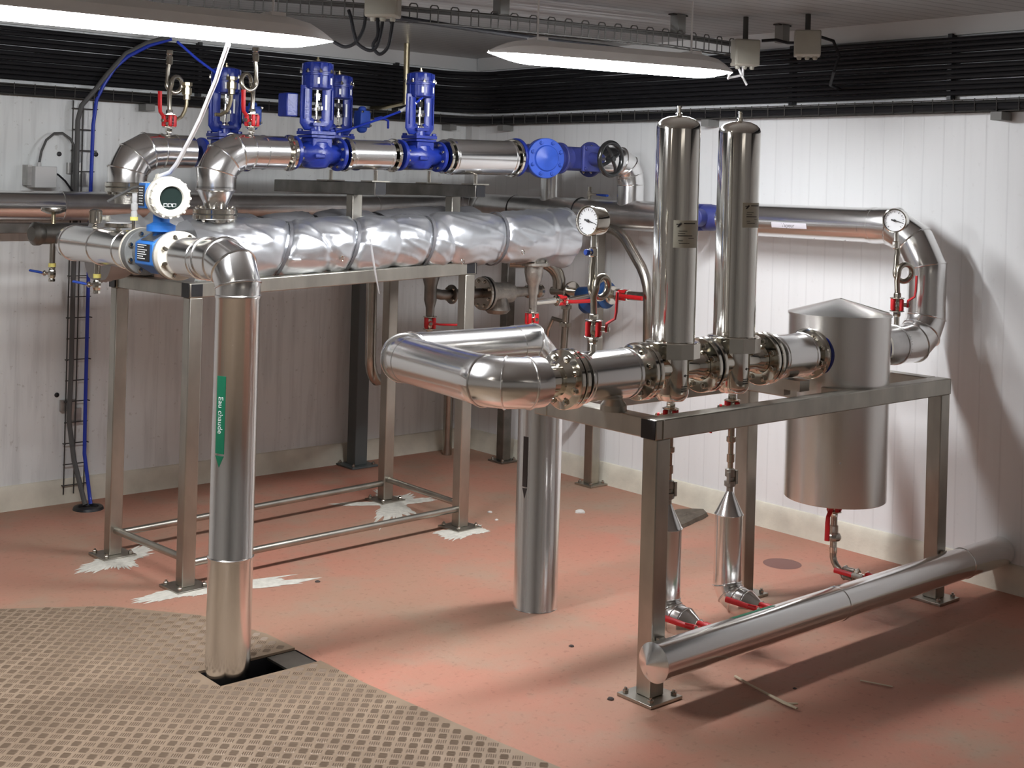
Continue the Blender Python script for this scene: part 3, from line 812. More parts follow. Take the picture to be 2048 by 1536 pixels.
# ------------------------------------------------------------------ clad stub left of the meter with its small fittings
ib = thing('inlet_pipe', 'clad pipe stub with a domed end left of the flow meter', 'pipe', (AX, 5.0, AZ))
pr = [(.060, -.055), (.0725, -.053), (.0725, .030), (.0755, .032), (.0755, .038), (.0725, .040), (.0725, .26), (.0755, .263), (.0755, .268), (.0725, .271), (.0725, .53), (.0755, .533), (.0755, .540), (.0725, .543), (.068, .585), (.050, .615), (.02, .628), (.001, .63)]
mk('cladding', MB().rev((AX, 4.672, AZ), (0, 1, 0), pr, 56), CLAD, ib)
tb = MB(); tb.rev((AX-.0, 4.90, AZ), (1, 0, 0), [(.058, .02), (.064, .06), (.064, .40)], 40)
mk('tee_branch', tb, CLADD, ib)
def pile(name, parent, loc, prof, m, n=16, axis=(0, 0, 1)): return mk(name, MB().rev(loc, axis, prof, n), m, parent)
vt = thing('air_vent', 'small silver air vent standing on the clad stub', 'air vent', (AX, 5.02, AZ+.07))
pile('base_nut', vt, (AX, 5.02, AZ+.066), [(.014, 0), (.014, .012), (.010, .014), (.010, .022)], CHROME, 6)
pile('vent_body', vt, (AX, 5.02, AZ+.086), [(.018, 0), (.026, .004), (.026, .05), (.022, .056), (.010, .060)], CHROME, 24)
pile('side_cap', vt, (AX+.022, 5.00, AZ+.108), [(.008, 0), (.008, .012), (.013, .014), (.013, .026)], PLASTIC, 14, (.75, -.6, 0))
tg = thing('thermometer', 'round thermometer lying face up on the clad stub', 'thermometer', (AX, 4.80, AZ+.07))
pile('case', tg, (AX, 4.80, AZ+.080), [(.050, 0), (.054, .003), (.054, .016), (.048, .018)], CHROME, 40); pile('stem', tg, (AX, 4.80, AZ+.062), [(.012, 0), (.012, .02)], CHROME)
pile('dial', tg, (AX, 4.80, AZ+.0982), [(.046, 0), (.046, .001)], WHITE, 32)
sn = thing('temperature_probe', 'slim probe with a yellow band behind the meter head', 'sensor', (AX+.01, 4.66, AZ+.07))
pile('stem', sn, (AX+.01, 4.69, AZ+.060), [(.008, 0), (.008, .055)], CHROME); pile('band', sn, (AX+.01, 4.69, AZ+.112), [(.015, 0), (.015, .014)], YELLOW)
pile('probe_head', sn, (AX+.01, 4.69, AZ+.126), [(.012, 0), (.012, .02), (.009, .022), (.013, .03), (.013, .05), (.008, .055), (.010, .06), (.010, .09)], PLASTG, 14)
def drain_cock(loc, label, drop=.07):
    x, y, z = loc
    t = thing('drain_cock', label, 'valve', loc)
    pile('nipple', t, (x, y, z-drop), [(.012, 0), (.012, drop)], BARE); pile('tape', t, (x, y, z-drop-.012), [(.0155, 0), (.0155, .016)], YELLOW)
    pile('body', t, (x, y, z-drop-.075), [(.010, 0), (.015, .002), (.015, .012), (.012, .014), (.017, .025), (.017, .045), (.012, .056), (.015, .058), (.015, .066)], CHROME, 8)
    d = V((-.66, .75, 0))
    q = V((x, y, z-drop-.040))
    s = MB(); s.cyl(q, q + d*.045, .006); s.rev(q + d*.03, d, [(.012, 0), (.012, .006)], 8)
    mk('stem', s, CHROME, t)
    mk('lever', MB().sweep([q + d*.035, q + d*.055 + V((0, 0, .004)), q + d*.10 + V((0, 0, .010))], [.006, .0095, .0085], 10, flat=.6), BLUEL, t)
drain_cock((AX, 4.99, AZ-.062), 'drain cock with a blue lever under the clad stub', .055)
# dull stub further left with a disc on top
ds = thing('return_pipe', 'dull steel pipe stub with a flat disc on top at the picture edge', 'pipe', (2.18, 5.45, 1.40))
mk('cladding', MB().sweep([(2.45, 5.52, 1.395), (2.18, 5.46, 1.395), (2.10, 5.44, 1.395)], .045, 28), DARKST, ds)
pile('cap', ds, (2.115, 5.443, 1.395), [(.046, 0), (.05, .01), (.05, .03), (.03, .045)], DARKST, 28, (-1, -.22, 0))
pile('stem', ds, (2.17, 5.45, 1.43), [(.011, 0), (.009, .01), (.009, .055)], BRASS); pile('disc', ds, (2.17, 5.45, 1.478), [(.02, 0), (.05, .012), (.052, .02), (.05, .028), (.02, .03)], BARE, 32)
drain_cock((2.17, 5.45, 1.365), 'drain cock with a blue lever on a long nipple at the picture edge', .10)

# ------------------------------------------------------------------ near valve line over the exchangers
zl = lambda x: 1.765 + .018*(x-2.8)
YL = 4.88
def drop_pipe(y, x0, label, xend, r, zflange, reducer=True):
    """clad bend rising from the exchanger top and turning along +X"""
    t = thing('bypass_pipe', label, 'pipe', (x0, y, zflange))
    zt = zl(x0+.2)
    R_ = r + .0105; b = MB(); b.sweep([(x0, y, zt-.165), (x0, y, zt-.14)] + arc((x0, y, zt-.125), (x0, y, zt-.004), (x0+.121, y, zt-.004), 3) + [(x0+.15, y, zt), (x0+.22, y, zt)], [R_, R_, R_, R_, R_-.002, r+.002, r], 48, seam=.0035)
    mk('elbow_cladding', b, CLAD, t)
    h = MB(); p0 = V((x0+.20, y, zl(x0+.20))); p1 = V((xend, y, zl(xend))); L = (p1-p0).length
    h.rev(p0, p1-p0, [(r, 0), (r, .012), (r+.0025, .014), (r+.0025, .020), (r, .022), (r, L-.003), (r-.003, L), (r*.6, L)], 48)
    mk('run_cladding', h, CLAD, t)
    v = MB()
    if reducer: v.rev((x0, y, zflange+.024), (0, 0, 1), [(.046, 0), (.050, .02), (R_-.006, .070), (R_, .074), (R_+.003, .076), (R_+.003, .081), (R_, .084), (R_, zt-.150-zflange-.024)], 48)
    else: v.rev((x0, y, zflange+.024), (0, 0, 1), [(.052, 0), (.054, .02), (.054, .06), (.050, .064), (.050, .075)], 40); v.rev((x0, y, zt-.180), (0, 0, 1), [(R_*.7, 0), (R_+.008, .001), (R_+.002, .02), (R_, .03)], 48)
    mk('drop_cladding', v, CLAD, t)
    flange(t, (x0, y, zflange+.022), (0, 0, -1), .092, .020, n=8, br=.010)
    gasket(t, (x0, y, zflange-.001), (0, 0, 1), .088, .003)
    f2_ = flange(t, (x0, y, zflange-.021), (0, 0, 1), .092, .020, n=8, br=.010)
    c = MB(); c.cyl((x0, y, zflange-.07), (x0, y, zflange-.02), .05); mk('neck', c, CAST, t)
    return t
t1 = drop_pipe(YL, 2.625, 'clad bend rising from the silver exchanger beside the meter head', 2.94, .0715, 1.50)
t2 = drop_pipe(5.25, 2.405, 'clad bend furthest left, standing behind the flow meter', 2.70, .0715, 1.60, False)

def vline_flange(parent, x, y, d, r=.079, m=None): return flange(parent, (x, y, zl(x)), (d, 0, 0), r, .017, n=8, br=.009, hub=.02, hub_r=r*.62, m=m)
# flanges closing the clad lengths on the valves
vline_flange(t1, 2.962, YL, 1)
CVB = control_valve('box'); CVO = control_valve('open'); CV = control_valve(None)
def place_cv(o, x, y, label, s=1.):
    o.matrix_basis = Matrix.Translation((x, y, zl(x))) @ Matrix.Diagonal((s, s, s*.94, 1)); o['label'] = label; o['group'] = 'blue pneumatic control valves'
place_cv(CVB, 3.105, YL, 'blue control valve on the near line with a closed box positioner on its left')
place_cv(CV, 3.672, YL, 'blue control valve on the near line in front of the brass rod, without positioner', .97)
place_cv(CVO, 3.462, 5.25, 'blue control valve half hidden behind the front one, with a bright bolted positioner', .95)
c3 = dup(CVO, Matrix.Translation((2.86, 5.25, zl(2.885)-.01)) @ Matrix.Diagonal((.97, .97, .91, 1)), 'blue control valve of the rear line, standing behind the pigtail siphon with red lever', 'blue pneumatic control valves')
sp1 = spool('clad_spool', 'short clad pipe length joining the two near control valves', (3.27, YL, zl(3.27)), (3.50, YL, zl(3.5)), .0665)
vline_flange(sp1, 3.247, YL, -1, .077) if False else flange(sp1, (3.265, YL, zl(3.265)), (-1, 0, 0), .077, .017, n=8, br=.009)
flange(sp1, (3.512, YL, zl(3.512)), (1, 0, 0), .077, .017, n=8, br=.009)
sp2 = spool('clad_spool', 'long clad pipe length between control valve and blue check valve', (3.845, YL, zl(3.845)), (4.235, YL, zl(4.235)), .085)
flange(sp2, (3.83, YL, zl(3.83)), (-1, 0, 0), .082, .017, n=8, br=.009); flange(sp2, (4.245, YL, zl(4.245)), (1, 0, 0), .095, .018, n=8, br=.010)
sp3 = spool('clad_spool', 'clad pipe length on the rear line between its two control valves', (3.04, 5.25, zl(3.04)), (3.345, 5.25, zl(3.345)), .066)
sp4 = spool('clad_spool', 'clad pipe length on the rear line right of the positioner', (3.66, 5.25, zl(3.66)), (4.30, 5.25, zl(4.3)), .066)

# check valve with a bolted cover
ck = thing('check_valve', 'blue check valve with a round bolted cover facing the room', 'valve', (4.47, 4.87, zl(4.47)))
zc = zl(4.47); n_ = V((-.30, -.95, 0)).normalized()
b = MB(); b.sweep([(4.30, YL, zc), (4.36, YL, zc), (4.50, YL-.02, zc), (4.57, YL-.02, zc)], [.05, .072, .072, .055], 32); b.rev((4.405, 4.86, zc), n_, [(.07, 0), (.075, .03), (.075, .06)], 32)
mk('body', b, BLUED, ck)
flange(ck, (4.285, YL, zc), (-1, 0, 0), .096, .018, m=BLUE, n=8, br=.009)
cc = V((4.405, 4.86, zc)) + n_*.06
mk('cover_flange', MB().rev(cc, n_, [(.097, 0), (.100, .003), (.100, .020), (.097, .023)], 56), BLUED, ck)
cv_ = mk('cover', MB().rev(cc + n_*.024, n_, [(.097, 0), (.100, .003), (.100, .020), (.097, .023), (.066, .024), (.061, .033), (.059, .034), (.02, .036), (.016, .038)], 56), BLUEL, ck)
a_, b_ = basis(n_)
for k in range(8):
    an = 2*PI*(k+.5)/8
    bolt(cv_, cc + n_*.047 + (a_*math.cos(an)+b_*math.sin(an))*.082, n_, .010, .010, BLUEL)
# gate valve with handwheel
GX = 4.665
gv = thing('gate_valve', 'dark blue gate valve with a black handwheel', 'valve', (GX, 4.86, zl(GX)))
zc = zl(4.86)
b = MB(); b.sweep([(GX-.10, 4.86, zc), (GX-.05, 4.86, zc), (GX+.05, 4.86, zc), (GX+.10, 4.86, zc)], [.05, .062, .062, .05], 28)
b.box((GX, 4.79, zc), (.105, .10, .105)); b.box((GX, 4.735, zc), (.13, .018, .13)); b.cyl((GX, 4.735, zc), (GX, 4.66, zc), .035, .026)
mk('body', b, BLUED, gv, .004)
flange(gv, (GX-.10, 4.86, zc), (-1, 0, 0), .080, .016, m=BLUED, n=8, br=.009); flange(gv, (GX+.10, 4.86, zc), (1, 0, 0), .092, .018, m=BLUED, n=8, br=.009)
for x in (-.052, .052):
    for z in (-.052, .052): bolt(gv, (GX+x, 4.725, zc+z), (0, -1, 0), .010, .010, BLUED)
hwl = MB(); wn = V((.04, -1, 0)).normalized(); wc = V((GX, 4.60, zc))
hwl.ring(wc, wn, .082, .0125, 48, 12); a_, b_ = basis(wn)
hwl.rev(wc - wn*.02, wn, [(.016, 0), (.018, .01), (.014, .045)], 16)
for k in range(4):
    q = a_*math.cos(PI/2*k+.5) + b_*math.sin(PI/2*k+.5)
    hwl.sweep([wc + q*.01 + wn*.012, wc + q*.045 + wn*.012, wc + q*.078], [.008, .007, .007], 8, flat=1.4)
mk('stem', MB().cyl((GX, 4.68, zc), wc - wn*.015, .008), STEEL, gv); mk('handwheel', hwl, BLACKM, gv)
# end pipe dropping to the wall header
ep = thing('drop_pipe', 'clad bend after the handwheel valve dropping onto the wall pipe', 'pipe', (5.06, 4.83, 1.6))
b = MB(); b.sweep([(4.785, 4.86, zc), (4.95, 4.858, zc)] + arc((4.96, 4.858, zc), (5.065, 4.85, zc), (5.065, 4.845, zc-.105), 3) + [(5.065, 4.84, zc-.13), (5.065, 4.84, 1.53)], .072, 40, seam=.003)
mk('cladding', b, CLAD, ep)
e2_ = thing('drop_pipe', 'clad drop under the round blue cover, meeting the wall pipe', 'pipe', (5.06, 5.45, 1.6))
mk('cladding', MB().rev((5.06, 5.46, 1.53), (0, 0, 1), [(.062, 0), (.062, .26), (.05, .27)], 36), CLAD, e2_)
mk('bend', MB().sweep([(4.30, 5.25, zl(4.3)), (4.6, 5.33, 1.80), (4.95, 5.44, 1.80), (5.03, 5.455, 1.79), (5.06, 5.46, 1.74)], .062, 32, seam=.003), CLAD, e2_)

# supports of the valve lines: T stands
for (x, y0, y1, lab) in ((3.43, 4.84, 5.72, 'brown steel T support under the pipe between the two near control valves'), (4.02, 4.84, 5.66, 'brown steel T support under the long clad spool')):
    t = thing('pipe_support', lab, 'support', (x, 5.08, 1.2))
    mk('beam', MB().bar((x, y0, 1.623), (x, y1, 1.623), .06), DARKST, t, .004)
    mk('end_cap', MB().box((x, y0-.002, 1.623), (.055, .004, .055)), BLACK, t)
    mk('post', MB().box((x+.02, 5.075, 1.42), (.055, .055, .35)), STEEL, t, .004)
    for y, z in ((4.88, zl(x)-.07), (5.25, zl(x)-.07)):
        mk('shoe_plate', MB().box((x, y, 1.656), (.10, .09, .006)), STEEL, t); mk('shoe_rod', MB().cyl((x, y, 1.655), (x, y, z), .010), CHROME, t)

# taps with red levers and pigtail siphons on top of the two bends
SS = sensor_siphon()
SS.matrix_basis = Matrix.Translation((2.785, YL, 1.93)) @ Matrix.Rotation(PI+.2, 4, 'Z'); SS['label'] = 'pigtail siphon on the bend beside the meter head, left of a control valve'
dup(SS, Matrix.Translation((2.59, 5.25, 1.925)) @ Matrix.Rotation(.2, 4, 'Z'), 'pigtail siphon furthest left, under the lit lamp')
vm = thing('pipe_nipple', 'short steel nipple under the red tap on the near bend', 'nipple', (2.785, YL, 1.85)); mk('tube', MB().cyl((2.785, YL, 1.80), (2.785, YL, 1.865), .011), CHROME, vm)
vm = thing('pipe_nipple', 'short steel nipple under the red tap on the rear bend', 'nipple', (2.59, 5.25, 1.84)); mk('tube', MB().cyl((2.59, 5.25, 1.80), (2.59, 5.25, 1.86), .011), CHROME, vm)
put_valve((2.785, YL, 1.898), (-.85, -.5, 0), (0, 0, 1), 'red lever ball valve under the pigtail siphon of the near bend')
put_valve((2.59, 5.25, 1.893), (-.85, -.5, 0), (0, 0, 1), 'red lever ball valve furthest left, under the lit lamp')
def brass_fitting(x, y, z, lab):
    t = thing('brass_fitting', lab, 'fitting', (x, y, z))
    mk('bent_tube', MB().sweep([(x-.022, y, z-.085), (x-.008, y, z-.06), (x, y, z-.03), (x, y, z)], .008, 10), BRASS, t)
    mk('union', MB().rev((x, y, z-.01), (0, 0, 1), [(.010, 0), (.016, .002), (.016, .022), (.022, .024), (.022, .052), (.015, .054), (.015, .060), (.024, .062), (.024, .076)], 8), BRASS, t)
    mk('tee', MB().sweep([(x-.022, y, z-.085), (x-.05, y-.005, z-.10), (x-.075, y, z-.10)], .008, 8), BRASS, t)
    return t
brass_fitting(2.67, 5.25, 2.00, 'brass union on a bent tube beside the leftmost pigtail siphon')
brass_fitting(2.745, 4.99, 2.02, 'brass union on a bent tube in front of a rear control valve')

# ------------------------------------------------------------------ steam pipe round the walls
WX, WZ, WYL = 5.055, 1.521, 6.20
sp = thing('steam_pipe', 'clad steam pipe along the right wall, bending down to the separator', 'pipe', (WX, 3.9, WZ))
VX, VY = 5.055, 3.05
mk('run_cladding', MB().rev((WX, 4.18, WZ), (0, -1, 0), [(.05, 0), (.079, .003), (.079, .86), (.083, .862), (.083, .868), (.079, .87)], 56), CLAD, sp)
b = MB(); b.sweep([(WX, 3.33, WZ), (WX, 3.29, WZ)] + arc((WX, 3.28, WZ), (VX, VY, WZ), (VX, VY, WZ-.23), 3) + [(VX, VY, WZ-.23), (VX, VY, WZ-.24)], .082, 56, seam=.0035)
mk('upper_elbow', b, CLAD, sp)
mk('drop_cladding', MB().rev((VX, VY, 1.14), (0, 0, 1), [(.081, 0), (.081, .146), (.081, .15)], 56), CLAD, sp)
b = MB(); b.sweep([(VX, VY, 1.165), (VX, VY, 1.15)] + arc((VX, VY, 1.17), (VX, VY, 1.03), (VX-.14, VY, 1.03), 3) + [(VX-.16, VY, 1.03), (4.82, VY, 1.03)], .082, 56, seam=.0035)
mk('lower_elbow', b, CLAD, sp)
mk('end_cladding', MB().rev((4.83, VY, 1.03), (-1, 0, 0), [(.082, 0), (.082, .015), (.085, .017), (.085, .024), (.082, .026), (.082, .155), (.06, .157)], 48), CLADD, sp)
flange(sp, (4.668, VY, 1.03), (-1, 0, 0), .096, .020, m=CHROME, n=8, br=.009)
# label strips
def strip(y0, y1, a0, a1, m, nm='pipe_label'):
    n = 8; q = MB(); R = .0795
    col = lambda y, R: [(WX + R*math.cos(a0+(a1-a0)*i/n), y, WZ + R*math.sin(a0+(a1-a0)*i/n)) for i in range(n+1)]
    q.loft([col(y0, R) + col(y0, R+.0006)[::-1], col(y1, R) + col(y1, R+.0006)[::-1]])
    return mk(nm, q, m, sp)
A0, A1 = math.radians(183), math.radians(202)
l1 = strip(3.83, 3.63, A0, A1, SILVERL)
def wrapW(x, y):
    R = .0803; an = math.radians(193) - y/R
    return (WX + R*math.cos(an), 3.735 - x, WZ + R*math.sin(an))
text('Vapeur', .026, wrapW, INK, l1)
strip(4.02, 3.835, A0, A1, CLAD, 'blank_label'); strip(3.625, 3.36, A0, A1, CLAD, 'blank_label')
rv = MB()
for y in (3.45, 3.62, 3.80, 4.0): rv.rev((WX-.03, y, WZ-.072), (-.4, 0, -1), [(.005, 0), (.004, .003)], 8)
mk('rivets', rv, WHITE, sp)
# blue valve in that pipe
wv = thing('wall_valve', 'blue valve body on the wall pipe, seen between the twin filters', 'valve', (WX, 4.29, WZ))
b = MB(); b.sweep([(WX, 4.20, WZ), (WX, 4.25, WZ), (WX, 4.34, WZ), (WX, 4.40, WZ)], [.05, .066, .066, .05], 28); b.box((WX-.01, 4.325, WZ), (.13, .045, .135))
b.rev((WX-.06, 4.28, WZ), (-1, 0, 0), [(.045, 0), (.045, .05)], 20); mk('body', b, BLUED, wv, .004)
hd2 = spool('header_pipe', 'dull clad header along the right wall behind the gauge and twin filters', (WX, 4.42, WZ-.01), (WX, 6.06, WZ), .080, CLADD)
flange(hd2, (WX, 4.415, WZ), (0, -1, 0), .095, .02, n=8, br=.009); mk('sleeve', MB().rev((WX, 4.46, WZ), (0, 1, 0), [(.09, 0), (.09, .09)], 36), CLAD, hd2)
for y in (5.2, 5.75): mk('seam', MB().ring((WX, y, WZ-.005), (0, 1, 0), .081, .004), BLACK, hd2)
hd3 = thing('header_pipe', 'long clad pipe along the left wall at eye height', 'pipe', (2, WYL, 1.495))
b = MB(); b.sweep([(-1.75, WYL, 1.490), (2.5, WYL, 1.494)], .0715, 40)
mk('run_cladding', b, CLAD, hd3)
mk('run_cladding', MB().rev((2.5, WYL, 1.494), (1, .0, .008), [(.0715, 0), (.0745, .002), (.0745, .01), (.0715, .012), (.0715, 1.85), (.0745, 1.852), (.0745, 1.862), (.0715, 1.865), (.0715, 2.3)], 40), CLADD, hd3)
mk('elbow_cladding', MB().sweep([(4.75, WYL, 1.512), (4.82, WYL, 1.513)] + arc((WX-.15, WYL, 1.515), (WX, WYL, 1.515), (WX, WYL-.15, 1.515), 4) + [(WX, 6.045, 1.516)], .0725, 36, seam=.003), CLADD, hd3)
vc = thing('vent_cock', 'small vent cock with a blue lever on the wall header above the gauge', 'valve', (WX-.02, 5.12, 1.60))
pile_ = MB(); pile_.rev((WX-.02, 5.12, 1.585), (0, 0, 1), [(.010, 0), (.010, .02), (.014, .022), (.014, .05), (.010, .052), (.010, .075)], 10); pile_.cyl((WX-.02, 5.12, 1.62), (WX-.03, 5.03, 1.618), .006)
mk('body', pile_, CHROME, vc); mk('lever', MB().sweep([(WX-.03, 5.05, 1.618), (WX-.035, 5.0, 1.616), (WX-.038, 4.965, 1.615)], [.008, .012, .011], 8, flat=.6), BLUEL, vc)
# small bare pipe under it and a steel rail under the left run
lr = thing('support_rail', 'flat steel rail under the long pipe on the left wall', 'rail', (1.5, 6.24, 1.40))
mk('rail', MB().box((1.35, 6.25, 1.385), (6.3, .05, .05)), DARKST, lr, .003)
for x in (.6, 2.2, 3.3, 4.2): mk('bracket', MB().box((x, 6.33, 1.385), (.05, .11, .03)), DARKST, lr)

# wall posts
def wall_post(x, y, z1, w, m, lab):
    t = thing('support_post', lab, 'post', (x, y, 0))
    mb = MB(); mb.box((x, y, z1/2+.005), (w, w, z1-.01)); mk('post', mb, m, t, .004)
    baseplate(t, x, y, w*2.1, m)
    mk('saddle', MB().box((x, y, z1), (w*1.1, w*1.1, .012)), m, t)
wall_post(5.13, 5.14, 1.44, .062, STEEL, 'steel post by the right wall behind the gauge with the blue knob')
wall_post(5.12, 5.88, 1.44, .062, DARKST, 'steel post in the corner behind the exchanger nozzle')
wall_post(4.33, 6.27, 1.36, .085, mat('grey_green_paint', (.10, .115, .115), .5), 'dark grey square post by the left wall behind the stand')

# ------------------------------------------------------------------ filter skid
SY, SZ = 2.865, .877
sk = thing('filter_skid', 'brushed steel frame carrying the twin filters and the separator', 'stand', (4, 3.05, 0))
def sbeam(p0, p1, w=.066): mk('top_beam', MB().bar(p0, p1, w), STEEL, sk, .004)
sbeam((3.115, SY, SZ), (4.90, SY, SZ)); sbeam((3.155, SY+.034, SZ), (3.155, 3.36, SZ)); sbeam((4.865, SY+.034, SZ), (4.865, 3.36, SZ))
sbeam((4.262, SY+.034, SZ), (4.262, 3.36, SZ)); sbeam((3.12, 3.39, SZ), (4.90, 3.39, SZ))
for x, y in ((3.155, SY), (4.865, SY), (4.262, 3.375)):
    mb = MB(); mb.box((x, y, (SZ-.033+.012)/2), (.064, .064, SZ-.033-.010)); mk('leg', mb, STEEL, sk, .004)
    baseplate(sk, x, y, .15)
mk('end_cap', MB().box((3.113, SY, SZ), (.004, .062, .062)), BLACK, sk, .001)
mk('corner_plate', MB().box((3.150, SY-.0345, SZ), (.006, .003, .06)), STEEL, sk)
mk('end_cap', MB().box((4.902, SY, SZ), (.004, .062, .062)), BLACK, sk, .001)
mk('pipe_saddle', MB().rev((3.14, 3.05, .908), (0, 0, 1), [(.045, 0), (.045, .02), (.03, .04), (.03, .05)], 24), STEEL, sk)
mk('pipe_saddle', MB().box((4.09, 3.05, .925), (.06, .16, .04)), STEEL, sk)
mk('support_bar', MB().bar((4.09, 3.05, .90), (4.09, 3.39, .90), .04), STEEL, sk)

PY, PZ = 3.05, 1.031
# U shaped clad pipe from the riser to the filters
up_ = thing('steam_riser', 'clad riser from the floor with a U bend feeding the twin filters', 'pipe', (3.467, 3.766, 0))
RX, RY = 3.467, 3.766
mk('riser_cladding', MB().rev((RX, RY, .001), (0, 0, 1), [(.089, 0), (.087, .004), (.087, .86), (.080, .862)], 56), CLAD, up_)
b = MB(); b.sweep([(RX, RY, .86), (RX, RY, .90)] + arc((RX, RY, .90), (RX, RY, PZ), (RX-.13, RY, PZ), 2) + [(RX-.14, RY, PZ), (RX-.15, RY, PZ)], .083, 48, seam=.0035)
mk('riser_elbow', b, CLAD, up_)
C1 = V((2.755, RY, PZ)); C2 = V((2.645, PY, PZ))
da = (C2-C1).normalized()
b = MB(); b.sweep([(RX-.14, RY, PZ), C1 + V((.12, 0, 0))], .080, 48); mk('rear_cladding', b, CLAD, up_)
mk('seam_lip', MB().sweep([(RX-.15, RY-.070, PZ-.042), (3.1, RY-.071, PZ-.040), (2.84, RY-.070, PZ-.042)], .004, 8), CLAD, up_)
b = MB(); b.sweep([C1 + V((.13, 0, 0)), C1 + V((.10, 0, 0))] + arc(C1 + V((.10, 0, 0)), C1, C1 + da*.10, 3) + [C1 + da*.10, C1 + da*.12], .0815, 48, seam=.0035); mk('rear_elbow', b, CLAD, up_)
b = MB(); b.sweep([C1 + da*.11, C2 - da*.15], .080, 48); mk('front_cladding', b, CLAD, up_)
b = MB(); b.sweep([C2 - da*.16, C2 - da*.14] + arc(C2 - da*.14, C2, C2 + V((.14, 0, 0)), 3) + [C2 + V((.143, 0, 0)), C2 + V((.150, 0, 0))], .0815, 56, seam=.0035); mk('front_elbow', b, CLAD, up_)
mk('bare_end', MB().rev((2.786, PY, PZ), (1, 0, 0), [(.079, 0), (.074, .010), (.055, .014), (.050, .02), (.050, .08)], 40), CHROME, up_)
gx = MB(); gx.add([], [])
lbl = MB(); R = .0877; a0, a1 = math.radians(182), math.radians(197); n = 8
colr = lambda z, R: [(RX + R*math.cos(a0+(a1-a0)*i/n), RY + R*math.sin(a0+(a1-a0)*i/n), z) for i in range(n+1)]
lbl.loft([[(RX + R*math.cos((a0+a1)/2), RY + R*math.sin((a0+a1)/2), .44)]*(2*n+2), colr(.48, R) + colr(.48, R+.0006)[::-1]]); lbl.loft([colr(.485, R) + colr(.485, R+.0006)[::-1], colr(.68, R) + colr(.68, R+.0006)[::-1]])
mk('pipe_label', lbl, mat('dark_grey_label', (.05, .05, .055), .4), up_)

def sflange(par, x, d, r=.099, hub=0, **k): return flange(par, (x, PY, PZ), (d, 0, 0), r, .019, n=8, br=.0115, rb=.76, hub=hub, hub_r=.054, **k)
sflange(up_, 2.895, 1, hub=.04)
fsp = spool('filter_inlet_spool', 'clad pipe length between the U bend and the first filter', (2.965, PY, PZ), (3.205, PY, PZ), .083)
gasket(fsp, (2.9145, PY, PZ), (1, 0, 0), .094, .004); sflange(fsp, 2.9385, -1); sflange(fsp, 3.243, 1, hub=.03)
osp = spool('filter_outlet_spool', 'clad pipe length between the second filter and the separator', (3.985, PY, PZ), (4.185, PY, PZ), .083)
sflange(osp, 3.9505, -1, bolts=False); sflange(osp, 4.212, 1, hub=.02)

def filter_housing():
    r = thing('filter_housing', '', 'filter')
    z = PZ
    b = MB(); b.rev((0, 0, 1.075), (0, 0, 1), [(.066, 0), (.077, .012), (.077, .79), (.0765, .80), (.073, .812), (.062, .824), (.04, .834), (.014, .838)], 64)
    mk('filter_body', b, FILT, r, local=True)
    vn = MB(); vn.rev((0, 0, 1.912), (0, 0, 1), [(.012, 0), (.012, .010), (.008, .012), (.008, .028), (.010, .029), (.010, .036)], 12)
    mk('vent_plug', vn, CHROME, r, local=True)
    c = MB(); c.rev((0, 0, 1.068), (0, 0, 1), [(.080, 0), (.098, .003), (.098, .055), (.094, .058), (.080, .060)], 12)
    mk('clamp_collar', c, CHROME, r, local=True, sharp=20)
    w = MB(); w.rev((0, 0, .915), (0, 0, 1), [(.012, 0), (.045, .004), (.056, .016), (.060, .03), (.060, .155)], 48)
    bw = mk('bowl', w, FILT, r, local=True)
    for s in (-1, 1):
        pm_ = MB(); pm_.rev((0, 0, z), (s, 0, 0), [(.042, .03), (.042, .095), (.046, .105), (.056, .140)], 36)
        mk('port', pm_, CHROME, r, local=True)
    for s in (-1, 1): flange(r, (s*.142, 0, z), (s, 0, 0), .099, .019, n=8, br=.0115, rb=.76)
    mk('gasket', MB().rev((.161, 0, z), (1, 0, 0), [(.094, 0), (.094, .004)], 40), RUBBER, r, local=True)
    mk('gasket', MB().rev((-.161, 0, z), (-1, 0, 0), [(.094, 0), (.094, .004)], 40), RUBBER, r, local=True)
    # flow arrow and stamped lines on the bowl
    mid = math.radians(-107); Rb = .0606
    pt = lambda x, zz, R=Rb: (R*math.cos(mid + x/R), R*math.sin(mid + x/R), zz)
    k = MB()
    def dash(x0, x1, z0, h):
        n = 5
        k.loft([[pt(x0+(x1-x0)*i/n, zz) for i in range(n+1)] + [pt(x0+(x1-x0)*i/n, zz, Rb+.0004) for i in range(n, -1, -1)] for zz in (z0, z0+h)])
    dash(.016, .040, 1.009, .0022)
    for q in range(4): dash(.014+.002*q, .016+.002*q, 1.0088-.0012*q-.0006*0, .0026+.0024*q)
    for i, (x0, x1) in enumerate(((.004, .036), (.004, .030), (.004, .034))): dash(x0, x1, .972-.008*i, .0022)
    mk('stamped_marks', k, INK, bw, local=True)
    return r
